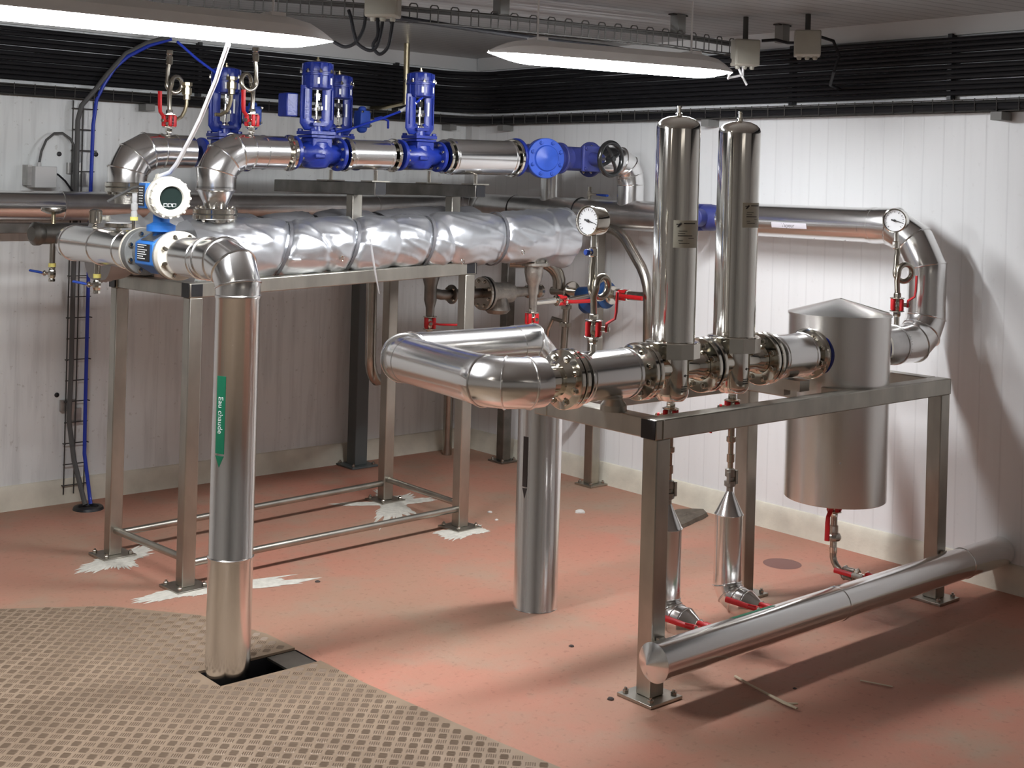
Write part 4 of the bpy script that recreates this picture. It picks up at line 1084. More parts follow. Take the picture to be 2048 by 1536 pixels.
def sticker(par, x, z0, z1, mid, hw_):
    mid = math.radians(mid); R = .0774; n = 12
    m = MB(); col = lambda z, R: [(x + R*math.cos(mid-hw_+2*hw_*i/n), PY + R*math.sin(mid-hw_+2*hw_*i/n), z) for i in range(n+1)]
    m.loft([col(z0, R) + col(z0, R+.0006)[::-1], col(z1, R) + col(z1, R+.0006)[::-1]])
    so = mk('data_sticker', m, LABELM, par)
    R2 = R+.0009; k = MB(); H = z1-z0
    pt = lambda a, z, RR=R2: (x + RR*math.cos(mid-hw_+2*hw_*a), PY + RR*math.sin(mid-hw_+2*hw_*a), z)
    def blk(a0, a1, z, h):
        q = 4
        k.loft([[pt(a0+(a1-a0)*i/q, zz) for i in range(q+1)] + [pt(a0+(a1-a0)*i/q, zz, R2+.0004) for i in range(q, -1, -1)] for zz in (z, z+h)])
    # leaf like arrow emblem, print lines
    for i in range(6): blk(.13+.012*i, .19+.022*i, z1-H*.25+H*.022*i, H*.022)
    blk(.24, .27, z1-H*.13, H*.05); blk(.10, .17, z1-H*.16, H*.03)
    blk(.36, .86, z1-H*.135, H*.035)
    for i, (a, b) in enumerate(((.18, .50), (.16, .42), (.16, .72), (.55, .80), (.18, .34), (.2, .6))): blk(a, b, z1-H*(.40+.088*i), H*(.018 if i != 2 else .03))
    mk('print', k, INK, so)
F1 = filter_housing(); F1.location = (3.427, PY, 0); F1['label'] = 'tall polished filter cylinder nearer the gauge, its sticker set lower'; F1['group'] = 'twin steam filters'
F2 = dup(F1, Matrix.Translation((3.762, PY, 0)), 'tall polished filter cylinder nearer the separator, its sticker set higher', 'twin steam filters')
sticker(F1, 3.427, 1.455, 1.550, -108, .64); sticker(F2, 3.762, 1.525, 1.615, -94, .58)

# separator tank
TX = 4.42
tk_ = thing('separator', 'fat brushed steel separator drum with a conical lid', 'tank', (TX, PY, .442))
mk('drum', MB().rev((TX, PY, .442), (0, 0, 1), [(.196, 0), (.1995, .003), (.1995, .734)], 80), TANK, tk_)
mk('lid', MB().rev((TX, PY, 1.172), (0, 0, 1), [(.19, 0), (.2035, .002), (.2035, .009), (.199, .011), (.02, .064), (.001, .067)], 80), TANK, tk_)
an = math.radians(-137)
mk('seam', MB().bar((TX + .2*math.cos(an), PY + .2*math.sin(an), .445), (TX + .2*math.cos(an), PY + .2*math.sin(an), 1.172), .012, .003, (math.cos(an), math.sin(an), 0)), TANK, tk_)
mk('lid_seam', MB().bar((TX, PY, 1.2395), (TX+.15, PY-.13, 1.186), .010, .004), TANK, tk_)
b = MB(); b.rev((TX-.182, PY, PZ), (-1, 0, 0), [(.09, 0), (.099, .004), (.099, .0035)], 48); 
mk('inlet_flange', MB().rev((4.258, PY, PZ), (-1, 0, 0), [(.099, 0), (.101, .003), (.101, .022), (.098, .025)], 48), BLUE, tk_)
mk('outlet_flange', MB().rev((4.59, PY, PZ), (1, 0, 0), [(.098, 0), (.101, .003), (.101, .052), (.098, .055)], 48), BLUED, tk_)
mk('rivet', MB().rev((TX + .2*math.cos(-2.45), PY + .2*math.sin(-2.45), .62), (math.cos(-2.45), math.sin(-2.45), 0), [(.004, -.002), (.003, .002)], 8), WHITE, tk_)

# gauges on the skid pipework
G = gauge()
G.matrix_basis = Matrix.Translation((3.035, PY, 1.222)) @ Matrix.Rotation(.06, 4, 'Z'); G['label'] = 'round pressure gauge on a pigtail before the twin filters'
G2 = gauge(-.75, False); G2.matrix_basis = Matrix.Translation((4.83, PY, 1.230)) @ Matrix.Rotation(.30, 4, 'Z'); G2['label'] = 'round pressure gauge beside the steam pipe bend above the separator'
for q in (G, G2): q['group'] = 'pressure gauges on pigtails'
for x, lab in ((3.035, 'short nipple on the clad spool under the gauge before the filters'), (4.83, 'short nipple on the steam pipe bend under the gauge')):
    t = thing('pipe_nipple', lab, 'nipple', (x, PY, 1.1)); mk('tube', MB().cyl((x, PY, 1.095), (x, PY, 1.155), .011), CHROME, t)
put_valve((3.035, PY, 1.188), (.62, -.78, 0), (0, 0, 1), 'red lever ball valve under the gauge before the twin filters')
put_valve((4.83, PY, 1.198), (.62, -.78, 0), (0, 0, 1), 'red lever ball valve under the gauge above the separator')

# insulated condensate drains under the filters
def drain(x, lab, n):
    t = thing('condensate_drain', lab, 'pipe', (x, PY, .2))
    s = MB(); s.rev((x, PY, .812), (0, 0, -1), [(.012, 0), (.018, .002), (.018, .018), (.012, .02), (.012, .055), (.017, .057), (.017, .075), (.010, .08), (.010, .12), (.014, .121), (.014, .150), (.010, .152), (.010, .175)], 10)
    mk('union_tube', s, CHROME, t)
    q = MB(); q.rev((x, PY, .640), (0, 0, -1), [(.011, 0), (.019, .004), (.019, .03), (.012, .034), (.012, .045), (.021, .047), (.021, .065), (.012, .07), (.012, .1)], 8)
    q.box((x+.018, PY-.012, .607), (.012, .012, .05)); q.box((x-.018, PY-.008, .607), (.010, .010, .04))
    mk('check_valve', q, CAST, t)
    mk('cone_cap', MB().rev((x, PY, .470), (0, 0, 1), [(.051, 0), (.054, .002), (.050, .006), (.012, .085), (.010, .086)], 40), CLAD, t)
    mk('drop_cladding', MB().rev((x, PY, .245), (0, 0, 1), [(.0505, 0), (.0505, .228)], 40), CLAD, t)
    b = MB(); b.sweep([(x, PY, .255), (x, PY, .235)] + arc((x, PY, .235), (x, PY, .165), (x, PY-.07, .165), 3) + [(x, PY-.08, .164), (x, PY-.10, .163)], .051, 40, seam=.003)
    mk('elbow_cladding', b, CLAD, t)
    mk('cone_end', MB().rev((x, PY-.095, .163), (0, -1, 0), [(.0515, 0), (.0535, .002), (.050, .006), (.016, .075), (.012, .076)], 40), CLAD, t)
    mk('tail_pipe', MB().cyl((x, PY-.165, .163), (x, 2.82, .162), .011), STEEL, t)
drain(3.762, 'clad condensate drain with a cone cap under the second filter', 1)
drain(3.427, 'clad condensate drain behind the near skid leg, under the first filter', 2)
BVS = ball_valve(lever=.13); BVT = ball_valve(lever=.095)
put_valve((3.427, PY, .862), (-.55, .83, 0), (0, 0, -1), 'red ball valve hanging under the first filter bowl', src=BVT)
put_valve((3.762, PY, .862), (-.75, .66, 0), (0, 0, -1), 'red ball valve hanging under the second filter bowl', src=BVT)
put_valve((3.762, 2.865, .163), (-.95, 0, .3), (0, 1, 0), 'red lever valve by the floor on the drain with the visible cone cap', src=BVS, scale=1.0)
put_valve((3.427, 2.865, .163), (-.95, 0, .3), (0, 1, 0), 'red lever valve by the floor beside the near skid leg', src=BVS, scale=1.0)
# separator drain
sd = thing('separator_drain', 'thin bent drain pipe under the separator running to the floor pipe', 'pipe', (TX, PY, .15))
b = MB(); b.sweep([(TX, PY, .40), (TX, PY, .215)] + arc((TX, PY, .215), (TX, PY, .155), (TX, PY-.06, .155), 5) + [(TX, PY-.07, .155), (TX, 2.83, .155)], .0135, 16)
mk('tube', b, BARE, sd)
mk('union', MB().rev((TX, PY, .268), (0, 0, 1), [(.015, 0), (.026, .004), (.030, .012), (.030, .02), (.024, .032), (.018, .036), (.018, .062), (.015, .064)], 10), BARE, sd)
mk('joint', MB().rev((TX, PY, .222), (0, 0, 1), [(.0155, 0), (.0155, .022)], 12), CHROME, sd)
put_valve((TX, PY, .414), (-.9, -.25, 0), (0, 0, -1), 'red lever valve directly under the separator drum', src=BVS)
put_valve((TX, 2.965, .155), (-.95, 0, .3), (0, -1, 0), 'plain steel check body and lever on the separator drain by the floor', src=ball_valve(.10, m=CAST))
put_valve((TX, 2.862, .155), (-.95, 0, .3), (0, 1, 0), 'red lever valve joining the separator drain to the floor pipe', src=BVS)

# clad pipe lying low along the front of the skid
FY, FZ = 2.766, .162
fp = thing('floor_pipe', 'long clad pipe low along the front of the skid, coned end cap nearest', 'pipe', (4.1, FY, FZ))
mk('run_cladding', MB().rev((3.06, FY, FZ), (1, 0, 0), [(.060, 0), (.0625, .002), (.0625, .006), (.0605, .008), (.0605, .98), (.063, .982), (.063, .990), (.0605, .992), (.0605, 1.85), (.063, 1.852), (.063, 1.860), (.0605, 1.862), (.0605, 2.165)], 56), CLAD, fp)
mk('cone_cap', MB().rev((3.061, FY, FZ), (-1, 0, 0), [(.0635, -.006), (.0635, 0), (.060, .002), (.001, .034)], 48), CLAD, fp)
q = MB(); n = 6; a0, a1 = math.radians(62), math.radians(88); R = .0607
cf = lambda x, R: [(x, FY + R*math.cos(a0+(a1-a0)*i/n), FZ + R*math.sin(a0+(a1-a0)*i/n)) for i in range(n+1)]
q.loft([cf(3.46, R) + cf(3.46, R+.0005)[::-1], cf(3.68, R) + cf(3.68, R+.0005)[::-1]])
lo2 = mk('pipe_label', q, GREEN, fp, label='green label lettered in white')
text('Condensats', .020, lambda x, y: (3.57 + x, FY + .0615*math.cos(math.radians(75) - y/.0615*1), FZ + .0615*math.sin(math.radians(75) - y/.0615)), WHITEINK, lo2) if False else None
for x in (3.155, 4.865): mk('clip', MB().box((x, FY+.058, FZ+.02), (.03, .012, .05)), STEEL, fp)

# ------------------------------------------------------------------ pipework crowded behind the skid, under the exchangers
dp_ = thing('condensate_outlet', 'grey cone and tee hanging under the silver exchanger, with two red valves', 'pipe', (4.40, 4.88, 1.0))
mk('cone', MB().rev((4.42, 4.88, 1.25), (0, 0, -1), [(.048, 0), (.048, .03), (.040, .075), (.028, .10), (.028, .13), (.022, .15), (.020, .24)], 28), CAST, dp_)
mk('branch', MB().sweep([(4.41, 4.88, 1.065), (4.56, 4.87, 1.072)], .016, 16), CHROME, dp_)
put_valve((4.415, 4.88, .985), (-.3, -.95, 0), (0, 0, -1), 'red lever ball valve under the cone, its lever lying level', src=ball_valve(.07, 1), scale=1.15)
put_valve((4.60, 4.87, 1.072), (.1, -.95, -.1), (1, 0, 0), 'red lever ball valve with the lever pointing right, beside the cone', src=ball_valve(.19, .25), scale=1.0)
mk('tail', MB().sweep([(4.65, 4.87, 1.072), (4.80, 4.90, 1.08), (4.95, 4.98, 1.08)], .013, 12), BARE, dp_)
df = thing('condensate_outlet', 'dull cone under the rear exchanger, in the gloom behind the stand', 'pipe', (4.055, 5.25, 1.0))
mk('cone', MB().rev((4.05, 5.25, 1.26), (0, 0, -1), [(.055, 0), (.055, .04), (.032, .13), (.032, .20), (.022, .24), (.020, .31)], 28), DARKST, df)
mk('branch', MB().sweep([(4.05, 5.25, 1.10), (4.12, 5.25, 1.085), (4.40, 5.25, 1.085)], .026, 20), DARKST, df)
flange(df, (4.18, 5.25, 1.085), (1, 0, 0), .050, .014, m=DARKST, n=4, br=.008)
flange(df, (4.385, 5.25, 1.083), (1, 0, 0), .088, .018, m=BARE, n=8, br=.009); gasket(df, (4.404, 5.25, 1.083), (1, 0, 0), .090, .006)
tr = MB(); tr.rev((4.41, 5.25, 1.083), (1, 0, 0), [(.088, 0), (.088, .016), (.06, .02), (.055, .10), (.055, .18), (.03, .2), (.02, .40)], 28); tr.rev((4.50, 5.25, 1.083), (0, 0, -1), [(.045, 0), (.06, .05), (.07, .09), (.05, .11), (.02, .115)], 24)
mk('strainer_body', tr, CAST, df)
for x in (4.70, 4.78): mk('union', MB().rev((x, 5.25, 1.083), (1, 0, 0), [(.02, 0), (.036, .012), (.036, .03), (.02, .042)], 16), BARE, df)
put_valve((4.052, 5.25, .945), (-.55, -.83, 0), (0, 0, -1), 'red lever ball valve in the gloom behind the stand, lever pointing left', src=ball_valve(.13, 1, turn=1.57), scale=1.15)

wl = thing('condensate_line', 'bare steel line with flanges along the right wall behind the red levers', 'pipe', (5.0, 5.0, 1.07))
mk('tube', MB().sweep([(5.0, 5.36, 1.07), (5.0, 4.62, 1.095)], .024, 20), BARE, wl)
flange(wl, (5.0, 5.21, 1.072), (0, -1, 0), .062, .016, m=CHROME, n=4, br=.008); flange(wl, (5.0, 4.885, 1.082), (0, 1, 0), .050, .014, m=CHROME, n=4, br=.008)
bvv = thing('float_trap', 'deep blue valve body on the wall line behind the pigtail', 'valve', (5.0, 5.03, 1.07))
b = MB(); b.sweep([(5.0, 5.14, 1.07), (5.0, 5.08, 1.06), (5.0, 5.0, 1.06), (5.0, 4.94, 1.08)], [.04, .055, .055, .04], 24); b.rev((5.0, 5.04, 1.05), (-.2, .6, -.7), [(.045, 0), (.05, .06), (.03, .085)], 20); b.rev((5.0, 5.03, 1.10), (0, 0, 1), [(.035, 0), (.03, .05), (.012, .06)], 16)
mk('body', b, TEAL, bvv)
mk('flange', MB().rev((5.0, 4.945, 1.08), (0, -1, 0), [(.072, 0), (.074, .003), (.074, .018), (.07, .02)], 32), TEAL, bvv)
put_valve((5.0, 4.80, 1.09), (-.75, .1, 0), (0, -1, 0), 'red lever ball valve by the right wall, lever pointing to the first filter', src=ball_valve(.17, .3), scale=1.1)
mk('pipe_nut', MB().rev((5.0, 4.86, 1.087), (0, -1, 0), [(.03, 0), (.034, .006), (.034, .03), (.03, .034)], 8), CHROME, wl)
be = thing('vent_bend', 'dark bare pipe bending down beside the exchanger end', 'pipe', (4.95, 5.25, 1.2))
mk('tube', MB().sweep([(4.72, 5.42, 1.235), (4.86, 5.34, 1.235)] + arc((4.86, 5.34, 1.235), (4.96, 5.265, 1.235), (4.96, 5.265, 1.12), 5) + [(4.96, 5.265, 1.09)], .036, 20), BARE, be)
br_ = thing('bypass_bend', 'bare steel pipe sloping down from the gauge towards the first filter', 'pipe', (5.0, 4.8, 1.2))
mk('tube', MB().sweep([(4.98, 5.20, 1.44), (5.0, 4.98, 1.44)] + arc((5.0, 4.95, 1.44), (5.0, 4.85, 1.44), (5.0, 4.785, 1.364), 4) + arc((5.0, 4.70, 1.266), (5.0, 4.630, 1.185), (5.0, 4.624, 1.08), 4) + [(5.0, 4.618, .80), (5.02, 4.616, .76), (5.22, 4.616, .74)], .028, 20), BARE, br_)
dv_ = thing('drain_stub', 'thin bare drop pipe with a union under the blue valve body', 'pipe', (5.05, 5.3, .8))
mk('tube', MB().cyl((5.03, 5.27, 1.05), (5.03, 5.30, .45), .020), BARE, dv_); mk('elbow', MB().sweep([(5.03, 5.30, .46), (5.03, 5.30, .42), (5.08, 5.30, .38), (5.22, 5.30, .38)], .020, 12), BARE, dv_)
for z in (1.0, .90): mk('union', MB().rev((5.03, 5.28, z), (0, 0, -1), [(.022, 0), (.034, .006), (.034, .026), (.022, .03)], 8), CHROME, dv_)
mk('side_cock', MB().sweep([(5.03, 5.29, .90), (5.03, 5.38, .91), (5.03, 5.42, .84), (5.03, 5.43, .70)], .012, 10), BARE, dv_)
sw = thing('waste_pipe', 'bare steel waste pipe bending behind the U bend down to the floor', 'pipe', (4.5, 6, 0))
mk('tube', MB().sweep([(3.93, 5.60, 1.20), (3.935, 5.60, .74)] + arc((3.935, 5.60, .74), (3.94, 5.60, .62), (4.03, 5.66, .60), 4) + [(4.82, 6.14, .53)] + arc((4.86, 6.16, .52), (4.96, 6.22, .50), (4.96, 6.22, .38), 4) + [(4.96, 6.22, .001)], .029, 18), BARE, sw)

# rod between ceiling and cable stack, behind the valves
rd = thing('brass_rod', 'upright brass coloured tube hanging from the ceiling behind a control valve', 'rod', (4.41, 6.0, 2.45)); mk('tube', MB().cyl((4.41, 6.0, 2.449), (4.41, 6.0, 2.10), .017), BRASS, rd)
mk('arm', MB().sweep([(4.41, 6.0, 2.11), (4.41, 6.2, 2.09), (4.41, 6.34, 2.09)], .012, 8), BRASS, rd)

# ------------------------------------------------------------------ cables
def wall_path(z, off, wob, seed, x0=XB+.02, y1=YB+.02, sag=.004, R=.26):
    pts = []
    def n(t): return wob*noise.noise(V((t*1.6, seed*3.7, 0))), sag*noise.noise(V((t*.9, seed*5.1, 4)))
    cx, cy = XW - off, YW - off
    for i in range(34):
        x = x0 + (cx - R - x0)*i/33; a, b = n(x); pts.append(V((x, cy + min(a, 0), z + b)))
    for i in range(1, 8):
        t = PI/2*(1 - i/8); a, b = n(5 + i*.05); pts.append(V((cx - R + R*math.cos(t), cy - R + R*math.sin(t), z + b)))
    for i in range(38):
        y = (cy - R) + (y1 - cy + R)*i/37; a, b = n(6 + i*.2); pts.append(V((cx + min(a, 0), y, z + b)))
    return pts
for i in range(11):
    m = MB(); m.sweep(wall_path(2.112 + .0235*i, .040, .008, i+1), .0112, 8)
    o = mk('black_cable', m, CABLE)
    tag(o, 'black cable in the dense stack running high round both walls', 'cable', 'black cables stacked along the walls')
random.seed(9)
for k, (x, y) in enumerate(((4.6, None), (None, 3.9), (None, 3.05), (None, 2.45), (1.9, None), (3.3, None))):
    t = MB()
    if x: t.box((x, YW-.022, 2.23), (.02, .040, .29))
    else: t.box((XW-.022, y, 2.23), (.040, .02, .29))
    o = mk('cable_comb', t, BLACK)
    tag(o, 'black upright comb holding the stacked cables', 'cable clip', 'combs of the cable stack')
# wire tray below, with its thick cable
def tray(z0, path_off, lab):
    t = thing('wire_tray', lab, 'cable tray', (XW, YW, z0))
    m = MB()
    for dz, of in ((0, .02), (0, .075), (.05, .085), (.05, .012)):
        m.sweep(wall_path(z0+dz, of, 0, 1, sag=0, R=.20), .0028, 6)
    xs = [(('x'), -1.6 + .1*i) for i in range(66)] + [(('y'), 6.1 - .1*i) for i in range(76)]
    for k, v in xs:
        if k == 'x': P = [(v, YW-.012, z0+.055), (v, YW-.014, z0), (v, YW-.083, z0), (v, YW-.085, z0+.056)]
        else: P = [(XW-.012, v, z0+.055), (XW-.014, v, z0), (XW-.083, v, z0), (XW-.085, v, z0+.056)]
        m.sweep(P, .0024, 5)
    mk('wire_mesh', m, GALVD, t)
    return t
tray(2.028, 0, 'long wire mesh tray under the black cable stack')
for i, (of, z, r, mm) in enumerate(((.032, 2.047, .016, DIRTC), (.067, 2.047, .0165, CABLE), (.050, 2.066, .011, DIRTC))):
    m = MB(); m.sweep(wall_path(z, of, .01, 30+i, sag=.006, R=.22), r, 8)
    tag(mk('tray_cable', m, mm), ['thick dusty cable at the back of the wire tray', 'thinner black cable at the front edge of the wire tray', 'dusty black cable lying on top of the wire tray'][i], 'cable')
for k, (x, y) in enumerate(((3.0, None), (5.0, None), (None, 6.02), (None, 4.40), (None, 2.80))):
    m = MB(); a = (x, YW-.045, 2.006) if x else (XW-.045, y, 2.006)
    m.box(a, (.05, .085, .035) if x else (.085, .05, .035))
    o = mk('tray_bracket', m, DUSTG); tag(o, 'small metal bracket under the wall wire tray', 'bracket', 'brackets of the wall wire tray')

# upright cable ladder on the left wall with cable and hose
lad = thing('cable_ladder', 'upright wire cable ladder on the left wall', 'cable ladder', (2.67, 6.35, .03))
m = MB()
for x in (2.620, 2.672, 2.724): m.cyl((x + .0, 6.355, .045), (x - .005, 6.355, 2.02), .0032, n=6)
for i in range(19): m.cyl((2.612, 6.350, .09 + .105*i), (2.732, 6.350, .09 + .105*i), .003, n=6)
for x in (2.612, 2.732):
    for i in range(0, 19, 2): m.cyl((x, 6.36, .09+.105*i), (x, 6.33, .09+.105*i), .003, n=6)
mk('wires', m, GALVD, lad)
for z in (.47, 1.66):
    mk('fixing_plate', MB().box((2.635, 6.368, z+.02), (.075, .022, .055)), GALV, lad); mk('fixing_plate', MB().box((2.675, 6.372, z-.035), (.06, .018, .07)), GALV, lad)
kc = MB(); kc.sweep([(3.05, 6.20, 2.37), (2.95, 6.26, 2.33), (2.854, 6.29, 2.27), (2.764, 6.30, 2.16), (2.69, 6.30, 2.06), (2.64, 6.31, 1.995), (2.628, 6.325, 1.92), (2.632, 6.33, 1.6), (2.630, 6.33, 1.1), (2.632, 6.33, .7), (2.628, 6.33, .42), (2.648, 6.30, .22), (2.664, 6.19, .02)], .0125, 10)
tag(mk('grey_cable', kc, GREYC), 'grey cable running down the left side of the upright ladder', 'cable')
kb = MB(); kb.sweep([(3.06, 6.20, 2.36), (2.962, 6.25, 2.32), (2.86, 6.28, 2.255), (2.803, 6.30, 2.195), (2.75, 6.30, 2.11), (2.716, 6.31, 2.03), (2.706, 6.32, 1.9), (2.702, 6.32, 1.5), (2.704, 6.32, 1.0), (2.706, 6.32, .5), (2.700, 6.30, .25), (2.692, 6.19, .02)], .0095, 10)
tag(mk('blue_hose', kb, BLUEC), 'bright blue hose running down the upright ladder', 'hose')
dr = thing('floor_drain', 'dark round floor collar where the grey cable and blue hose end', 'drain', (2.678, 6.185, 0)); mk('collar', MB().rev((2.678, 6.185, 0), (0, 0, 1), [(.075, 0), (.07, .012), (.05, .014), (.045, .004)], 28), BLACK, dr)
jb = thing('junction_box', 'grey white junction box on the left wall above the long pipe', 'junction box', (2.45, 6.34, 1.63))
mk('box', MB().box((2.455, 6.325, 1.632), (.108, .11, .105)), PLASTG, jb, .004); mk('bracket', MB().box((2.392, 6.35, 1.64), (.022, .07, .10)), GALV, jb); mk('gland', MB().rev((2.44, 6.325, 1.684), (0, 0, 1), [(.012, 0), (.012, .012), (.008, .02)], 8), PLASTG, jb)
m = MB(); m.sweep([(2.44, 6.325, 1.70), (2.452, 6.33, 1.76), (2.478, 6.34, 1.815), (2.52, 6.345, 1.85), (2.56, 6.345, 1.853), (2.60, 6.345, 1.828), (2.622, 6.345, 1.79), (2.624, 6.345, 1.55)], .0062, 8)
tag(mk('arched_cable', m, GREYC), 'grey cable arching from the wall junction box to the ladder', 'cable')
m = MB(); m.sweep([(2.508, 6.31, 1.655), (2.535, 6.32, 1.645), (2.575, 6.33, 1.615), (2.615, 6.335, 1.565)], .005, 8)
tag(mk('short_lead', m, CABLE), 'short black lead slanting from the wall junction box to the ladder', 'cable')
for i, (x, z) in enumerate(((2.562, 1.749), (2.584, .543), (4.30, 1.76), (2.752, 1.754))):
    o = mk('wall_plug', MB().rev((x, YW+.002, z), (0, -1, 0), [(.012, 0), (.012, .006), (.008, .008)], 14), BLACK); tag(o, ['black round plug in the left wall above the junction box', 'black round plug low on the left wall beside the ladder', 'black round hole high on the left wall behind the valves', 'black round plug in the left wall right of the ladder'][i], 'wall plug')

# white signal cable from the lamp down to the flow meter
m = MB(); m.sweep([(2.019, 3.70, 2.075), (2.054, 3.808, 2.018), (2.082, 3.89, 1.973), (2.106, 3.975, 1.93), (2.142, 4.103, 1.859), (2.168, 4.213, 1.801), (2.184, 4.305, 1.745), (2.20, 4.39, 1.698), (2.205, 4.45, 1.668), (2.19, 4.51, 1.650)], .0082, 10)
wc_ = tag(mk('white_cable', m, WHITEC), 'white cable dropping from the lamp to the flow meter head', 'cable')
m = MB(); m.sweep([(2.17, 4.59, 1.615), (2.16, 4.66, 1.605), (2.13, 4.72, 1.575), (2.10, 4.75, 1.55)], .0055, 8)
tag(mk('signal_lead', m, GREYC), 'thin grey lead leaving the flow meter head to the left', 'cable')
m = MB(); m.sweep([(2.59, 5.195, 2.235), (2.70, 5.22, 2.17), (2.81, 5.24, 2.115), (2.83, 5.25, 2.10)], .006, 8)
tag(mk('air_line', m, BLUEC), 'blue air line from the lamp to the leftmost control valve', 'air line')
m = MB(); m.sweep([(3.685, 4.84, 2.075), (3.65, 4.87, 2.035), (3.598, 4.94, 1.985), (3.56, 5.02, 1.955), (3.52, 5.09, 1.93), (3.47, 5.16, 1.90), (3.42, 5.2, 1.885)], .0055, 8)
al = tag(mk('air_line', m, BLUEC), 'blue air line looping from the valve by the brass rod to the bolted positioner', 'air line')
mk('marker_sleeve', MB().cyl((3.645, 4.875, 2.030), (3.602, 4.935, 1.989), .0085), WHITE, al)
m = MB(); m.sweep([(3.645, 5.21, 1.96), (3.68, 5.20, 1.97), (3.72, 5.20, 1.955), (3.735, 5.22, 1.92)], .0055, 8)
tag(mk('air_line', m, BLUEC), 'short blue air line curling off the bolted positioner', 'air line')

# ------------------------------------------------------------------ ceiling wire tray, boxes and loops
TP = [V((2.0, 4.72, 2.30)), V((2.60, 4.45, 2.30)), V((3.07, 4.231, 2.30)), V((3.7, 4.093, 2.30)), V((4.36, 3.95, 2.30)), V((4.82, 3.955, 2.30))]
ct = thing('wire_tray', 'narrow wire tray hung under the ceiling with a row of wire hoops', 'cable tray', (3.4, 4.15, 2.30))
m = MB(); w_ = V((.04, .17, 0)).normalized()*.03
for dz, s in ((0, 1), (0, -1), (.055, 1), (.055, -1)): m.sweep([q + w_*s + V((0, 0, dz)) for q in TP], .0035, 6)
mk('long_wires', m, GALVD, ct)
for i in range(len(TP)-1):
    L = (TP[i+1]-TP[i]).length; n = max(1, round(L/.088)); d = (TP[i+1]-TP[i]).normalized()
    for k in range(n):
        q = TP[i] + d*(L*(k+.5)/n)
        for s in (-1,):
            a = q + w_*s; e = d*.017
            m = MB(); m.sweep([a - e, a - e + V((0, 0, .064)), a - e*.6 + V((0, 0, .071)), a + e*.6 + V((0, 0, .071)), a + e + V((0, 0, .064)), a + e], .0028, 6)
            mk('hoop', m, GALVD, ct)
        mk('rung', MB().cyl(q - w_, q + w_, .0028, n=6), GALVD, ct)
tc_ = MB(); tc_.sweep([(2.0, 4.72, 2.352), (2.6, 4.45, 2.354), (3.07, 4.231, 2.350), (3.5, 4.137, 2.356), (4.0, 4.03, 2.352), (4.36, 3.95, 2.353), (4.80, 3.955, 2.350)], .011, 8)
tag(mk('black_cable', tc_, DIRTC), 'dusty black cable lying along the top of the ceiling wire tray', 'cable')
tc_ = MB(); tc_.sweep([(2.86, 3.99, 2.255), (2.93, 4.08, 2.285), (3.05, 4.20, 2.308), (3.25, 4.18, 2.300), (3.5, 4.11, 2.285), (3.75, 4.05, 2.272), (4.0, 4.0, 2.268), (4.25, 3.95, 2.255), (4.5, 3.90, 2.245), (4.64, 3.80, 2.25)], .010, 8)
tag(mk('black_cable', tc_, CABLE), 'black cable sagging under the ceiling wire tray between two junction boxes', 'cable')
for k, (x, y, lab) in enumerate(((3.52, 4.135, 'grey ceiling bracket of the wire tray, farther from the twin filters'), (4.42, 3.955, 'grey ceiling bracket of the wire tray, above the lamp over the filters'), (4.98, 3.80, 'grey ceiling bracket between the two white junction boxes'))):
    t = thing('ceiling_bracket', lab, 'bracket', (x, y, 2.45)); mk('block', MB().box((x, y, 2.405), (.05, .05, .085)), DUSTG, t, .002); mk('strap', MB().box((x, y, 2.446), (.10, .03, .006)), GALVD, t)
def jbox(x, y, z, w, d, h, rot, lab):
    t = thing('junction_box', lab, 'junction box', (x, y, z)); R = Matrix.Rotation(rot, 3, 'Z')
    mk('box', MB().box((x, y, z), (w, d, h), R), PLASTIC, t, .006)
    q = V((x, y, z)) + R @ V((0, -d/2-.004, 0))
    mk('cover', MB().box(q, (w*.96, .012, h*.94), R), PLASTIC, t, .004)
    g = MB()
    for s in (-.3, 0, .3): g.rev(V((x, y, z-h/2)) + R @ V((w*s, 0, 0)), (0, 0, -1), [(.011, 0), (.011, .008), (.008, .014)], 8)
    mk('glands', g, PLASTIC, t)
    mk('hanger', MB().cyl((x, y, z+h/2-.005), (x, y, 2.449), .012), GALVD, t)
    return t
jbox(2.785, 3.945, 2.325, .125, .07, .13, -.85, 'white junction box at the top edge with black cable loops hanging below')
jbox(4.662, 3.762, 2.285, .115, .075, .12, -.55, 'white junction box at the end of the lamp over the filters')
jbox(4.751, 3.486, 2.318, .115, .08, .115, -.9, 'white junction box near the right wall under the ceiling')
